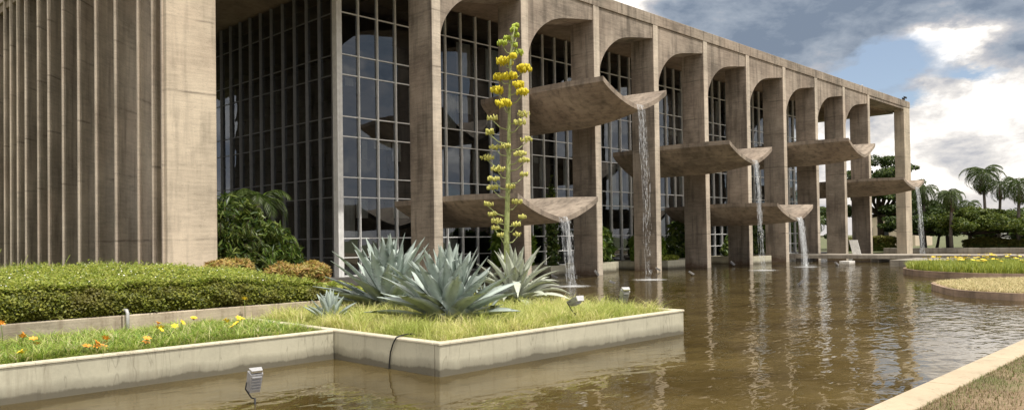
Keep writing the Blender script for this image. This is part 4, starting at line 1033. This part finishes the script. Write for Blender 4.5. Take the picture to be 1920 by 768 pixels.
tree(108,24,4.9,5,'broadleaf_tree','farther dark tree filling the gap between the umbrella trees',M_TREE,6500,.3,.5,.3,22,8)
tree(112,17,5.0,5,'broadleaf_tree','low far tree behind the rightmost umbrella trees',M_TREE,6000,.3,.5,.3,22,9)

def palm(x, y, h, L, n, label, seed, lean=(.2,.1), dead=0, sag=2.0, thick=.16):
    random.seed(seed); root = empty('palm_tree', (x, y, 0), 0, label, 'palm', 'palms beyond the pool')
    top = Vector((x+lean[0], y+lean[1], h)); m = MB(); b = Vector((x, y, -.2))
    m.tube([b, b.lerp(top, .35)+Vector((-.1,.05,0)), b.lerp(top, .7)+Vector((-.05,0,0)), top], [thick*1.25, thick, thick*.85, thick*.8], 9); m.build('trunk', M_PBARK, root)
    fan_leaf_palm(root, top, int(n*1.05), L*1.0, L*.24, M_PALM, M_SHRUB, sag, (-.5, 1.45), 24, .028, 'crown', seed)
    if dead:
        q = []; mm = MB()
        for i in range(dead):
            pts = frond(q, top-Vector((0,0,.15)), i*2.1+seed, -.9, L*.75, .7, 16, L*.14, .05); mm.tube(pts, .02, 4, False)
        o = npmesh('dead_fronds', np.array(q), 4, LF, M_DEAD, root); mm.build('frond_stalks', M_PBARK, o)
palm(92.6,21.3,8.0,2.9,30,'tallest palm with a full drooping crown and dead fronds below it',11,(-.3,.35),7)
palm(82+2.5,22.6,5.6,2.2,22,'palm left of the tallest, its crown above the umbrella tree',12,(.15,0),6)
palm(88,26.0,6.4,2.4,22,'palm just right of the far corner pier, behind the last waterfall',13,(.2,.1),3)
palm(88.0,17.7,6.5,2.6,24,'palm cut by the right edge of the view, drooping over the umbrella tree',14,(.1,-.1),6)
palm(111,27.6,5.4,2.4,18,'small far palm between the two main palms',15,(0,0),0)
palm(90,24.4,5.8,2.0,18,'palm with sparse crown between the corner pier and the second palm',16,(.1,.1),3)
palm(104,16.8,4.6,1.9,16,'small dark palm low at the right horizon',17,(0,0),0)
palm(94,41.5,5.6,2.4,22,'palm seen through the slit between the eighth and ninth columns',18,(0,0),0)
palm(90.2,38.6,3.4,2.2,18,'lower palm in the slit between the eighth and ninth columns',19,(0,0),0)
palm(95.5,21.0,6.9,2.2,18,'second palm stem close behind the tallest palm',20,(-.2,-.3),5)
random.seed(99)

# ------------------------------------------------------------------ sky, sun, camera
sd = Vector((-.012, -.40, .915)).normalized(); el = math.asin(sd.z); az = math.atan2(sd.x, sd.y)
W = bpy.data.worlds.new('World'); S.world = W; W.use_nodes = True; nt = W.node_tree; bg = nt.nodes['Background']
sky = N(nt, 'ShaderNodeTexSky', sky_type='NISHITA'); sky.sun_disc = False; sky.sun_elevation = el; sky.sun_rotation = az; sky.altitude = 1000
sky.air_density = 1.; sky.dust_density = 1.5; sky.ozone_density = 1.2
tc = N(nt, 'ShaderNodeTexCoord').outputs['Generated']
sx = N(nt, 'ShaderNodeSeparateXYZ'); nt.links.new(tc, sx.inputs[0]); X_, Y_, Z_ = sx.outputs
azd = mth(nt, 'MULTIPLY', mth(nt, 'ARCTAN2', Y_, X_), 57.2958); eld = mth(nt, 'MULTIPLY', mth(nt, 'ARCSINE', Z_), 57.2958)
den = mth(nt, 'ADD', mth(nt, 'MAXIMUM', Z_, 0.), .16)
cv = N(nt, 'ShaderNodeCombineXYZ'); nt.links.new(mth(nt, 'DIVIDE', X_, den), cv.inputs[0]); nt.links.new(mth(nt, 'DIVIDE', Y_, den), cv.inputs[1])
cl1 = noise(nt, tc, 3.2, 9, .58, (1,1,2.6), .25)
cl2 = noise(nt, tc, 7.5, 9, .60, (1,1,2.2), .15)
w1 = mth(nt, 'SUBTRACT', noise(nt, tc, 6, 7, .62, (1,1,1.8)), .5); w2 = mth(nt, 'SUBTRACT', noise(nt, tc, 7, 7, .62, (1.3,.8,1.8)), .5)
aw = mth(nt, 'MULTIPLY_ADD', w1, 9., azd); ew = mth(nt, 'MULTIPLY_ADD', w2, 6., eld)
def gau(a0, e0, sa, se, slope=0.):
    da = mth(nt, 'SUBTRACT', aw, a0); de = mth(nt, 'SUBTRACT', mth(nt, 'SUBTRACT', ew, e0), mth(nt, 'MULTIPLY', da, slope))
    q = mth(nt, 'ADD', mth(nt, 'POWER', mth(nt, 'ABSOLUTE', mth(nt, 'DIVIDE', da, sa)), 2), mth(nt, 'POWER', mth(nt, 'ABSOLUTE', mth(nt, 'DIVIDE', de, se)), 2))
    return mth(nt, 'POWER', 2.718, mth(nt, 'MULTIPLY', q, -1.))
def scl(a, k): return mth(nt, 'MULTIPLY', a, k)
def addm(*a):
    r = a[0]
    for b in a[1:]: r = mth(nt, 'ADD', r, b)
    return r
# brightness of the cloud deck; clouds above view brightened to lift the water's reflections
cl3 = noise(nt, tc, 22, 8, .66, (1,1,2.), .3)
br = addm(scl(cl2, 1.7), scl(cl1, .7), scl(cl3, .55), -.90, scl(ramp(nt, [(.28, 0.), (.36, 1.)], Z_), .38), scl(gau(25, 15, 9, 3.8, .12), -.40), scl(gau(13, 14.5, 6, 2.0), -.34), scl(gau(10.5, 11.4, 2.0, 1.0), -.3), scl(gau(14.8, 11.9, 3.2, .9, -.1), .75),
          scl(gau(35, 15.5, 3, 3), .55), scl(gau(18, 5.6, 8, 3.0), .38), scl(gau(12, 8.5, 4, 1.6), .35), scl(gau(16, 3.6, 9, 1.0), .05), scl(gau(13, 5.4, 4, .8), -.12), scl(gau(17, 9.3, 3, .7, .15), -.2))
ccol = ramp(nt, [(.10, (.28, .35, .46)), (.34, (.46, .53, .63)), (.55, (.68, .69, .74)), (.74, (1.08, 1.04, 1.0)), (1., (1.9, 1.8, 1.68))], br)
hzn = ramp(nt, [(0., 1.), (.07, 0.)], Z_)
ccol = mixc(nt, scl(hzn, .45), ccol, (1.1, .99, .90))
gap = addm(scl(gau(20.2, 10.6, 4.6, 1.25, -.18), 1.35), scl(gau(17.2, 8.9, 2.0, .6, .1), .9), scl(gau(13.4, 10.3, 2.0, .45, .1), .8), scl(ramp(nt, [(.56, 0.), (.68, 1.)], cl1), mth(nt, 'GREATER_THAN', mth(nt, 'ABSOLUTE', mth(nt, 'SUBTRACT', azd, 23)), 18.)))
gap = ramp(nt, [(.38, 0.), (.8, 1.)], mth(nt, 'MULTIPLY_ADD', cl2, .35, scl(gap, .8)))
SKYK = .105
skyc = N(nt, 'ShaderNodeVectorMath', operation='SCALE'); nt.links.new(mixc(nt, .30, sky.outputs[0], (4.6, 5.0, 5.4)), skyc.inputs[0]); skyc.inputs['Scale'].default_value = 1.35
cs_ = N(nt, 'ShaderNodeVectorMath', operation='SCALE'); nt.links.new(ccol, cs_.inputs[0]); cs_.inputs['Scale'].default_value = .82/SKYK
fin = mixc(nt, gap, cs_.outputs[0], skyc.outputs[0])
nt.links.new(fin, bg.inputs['Color']); bg.inputs['Strength'].default_value = SKYK
L = bpy.data.lights.new('sun', 'SUN'); L.energy = 4.6; L.angle = R(.6); L.color = (1., .945, .86)
lo = bpy.data.objects.new('sun', L); COL.objects.link(lo); lo.rotation_euler = sd.to_track_quat('Z', 'Y').to_euler(); lo.location = (0, -20, 40)

cam = bpy.data.cameras.new('camera'); co = bpy.data.objects.new('camera', cam); COL.objects.link(co); S.camera = co
cam.sensor_width = 36; cam.lens = 36*1466/1920; cam.shift_y = (422-384)/1920; cam.clip_end = 4000; cam.clip_start = .1
a, p, r = R(44.3), R(1.0), R(.82)
F = Vector((math.cos(a)*math.cos(p), math.sin(a)*math.cos(p), math.sin(p))); Rt_ = Vector((math.sin(a), -math.cos(a), 0)); U = Rt_.cross(F)
Rr = Rt_*math.cos(r) - U*math.sin(r); Ur = U*math.cos(r) + Rt_*math.sin(r)
co.matrix_world = Matrix(((Rr.x, Ur.x, -F.x, 0), (Rr.y, Ur.y, -F.y, 0), (Rr.z, Ur.z, -F.z, 1.9), (0,0,0,1)))
S.view_settings.view_transform = 'Standard'; S.view_settings.look = 'None'; S.view_settings.exposure = -.08; S.view_settings.gamma = 1
S.render.resolution_x = 1920; S.render.resolution_y = 768
S.cycles.max_bounces = 8; S.cycles.transparent_max_bounces = 24; S.cycles.glossy_bounces = 4; S.cycles.diffuse_bounces = 3
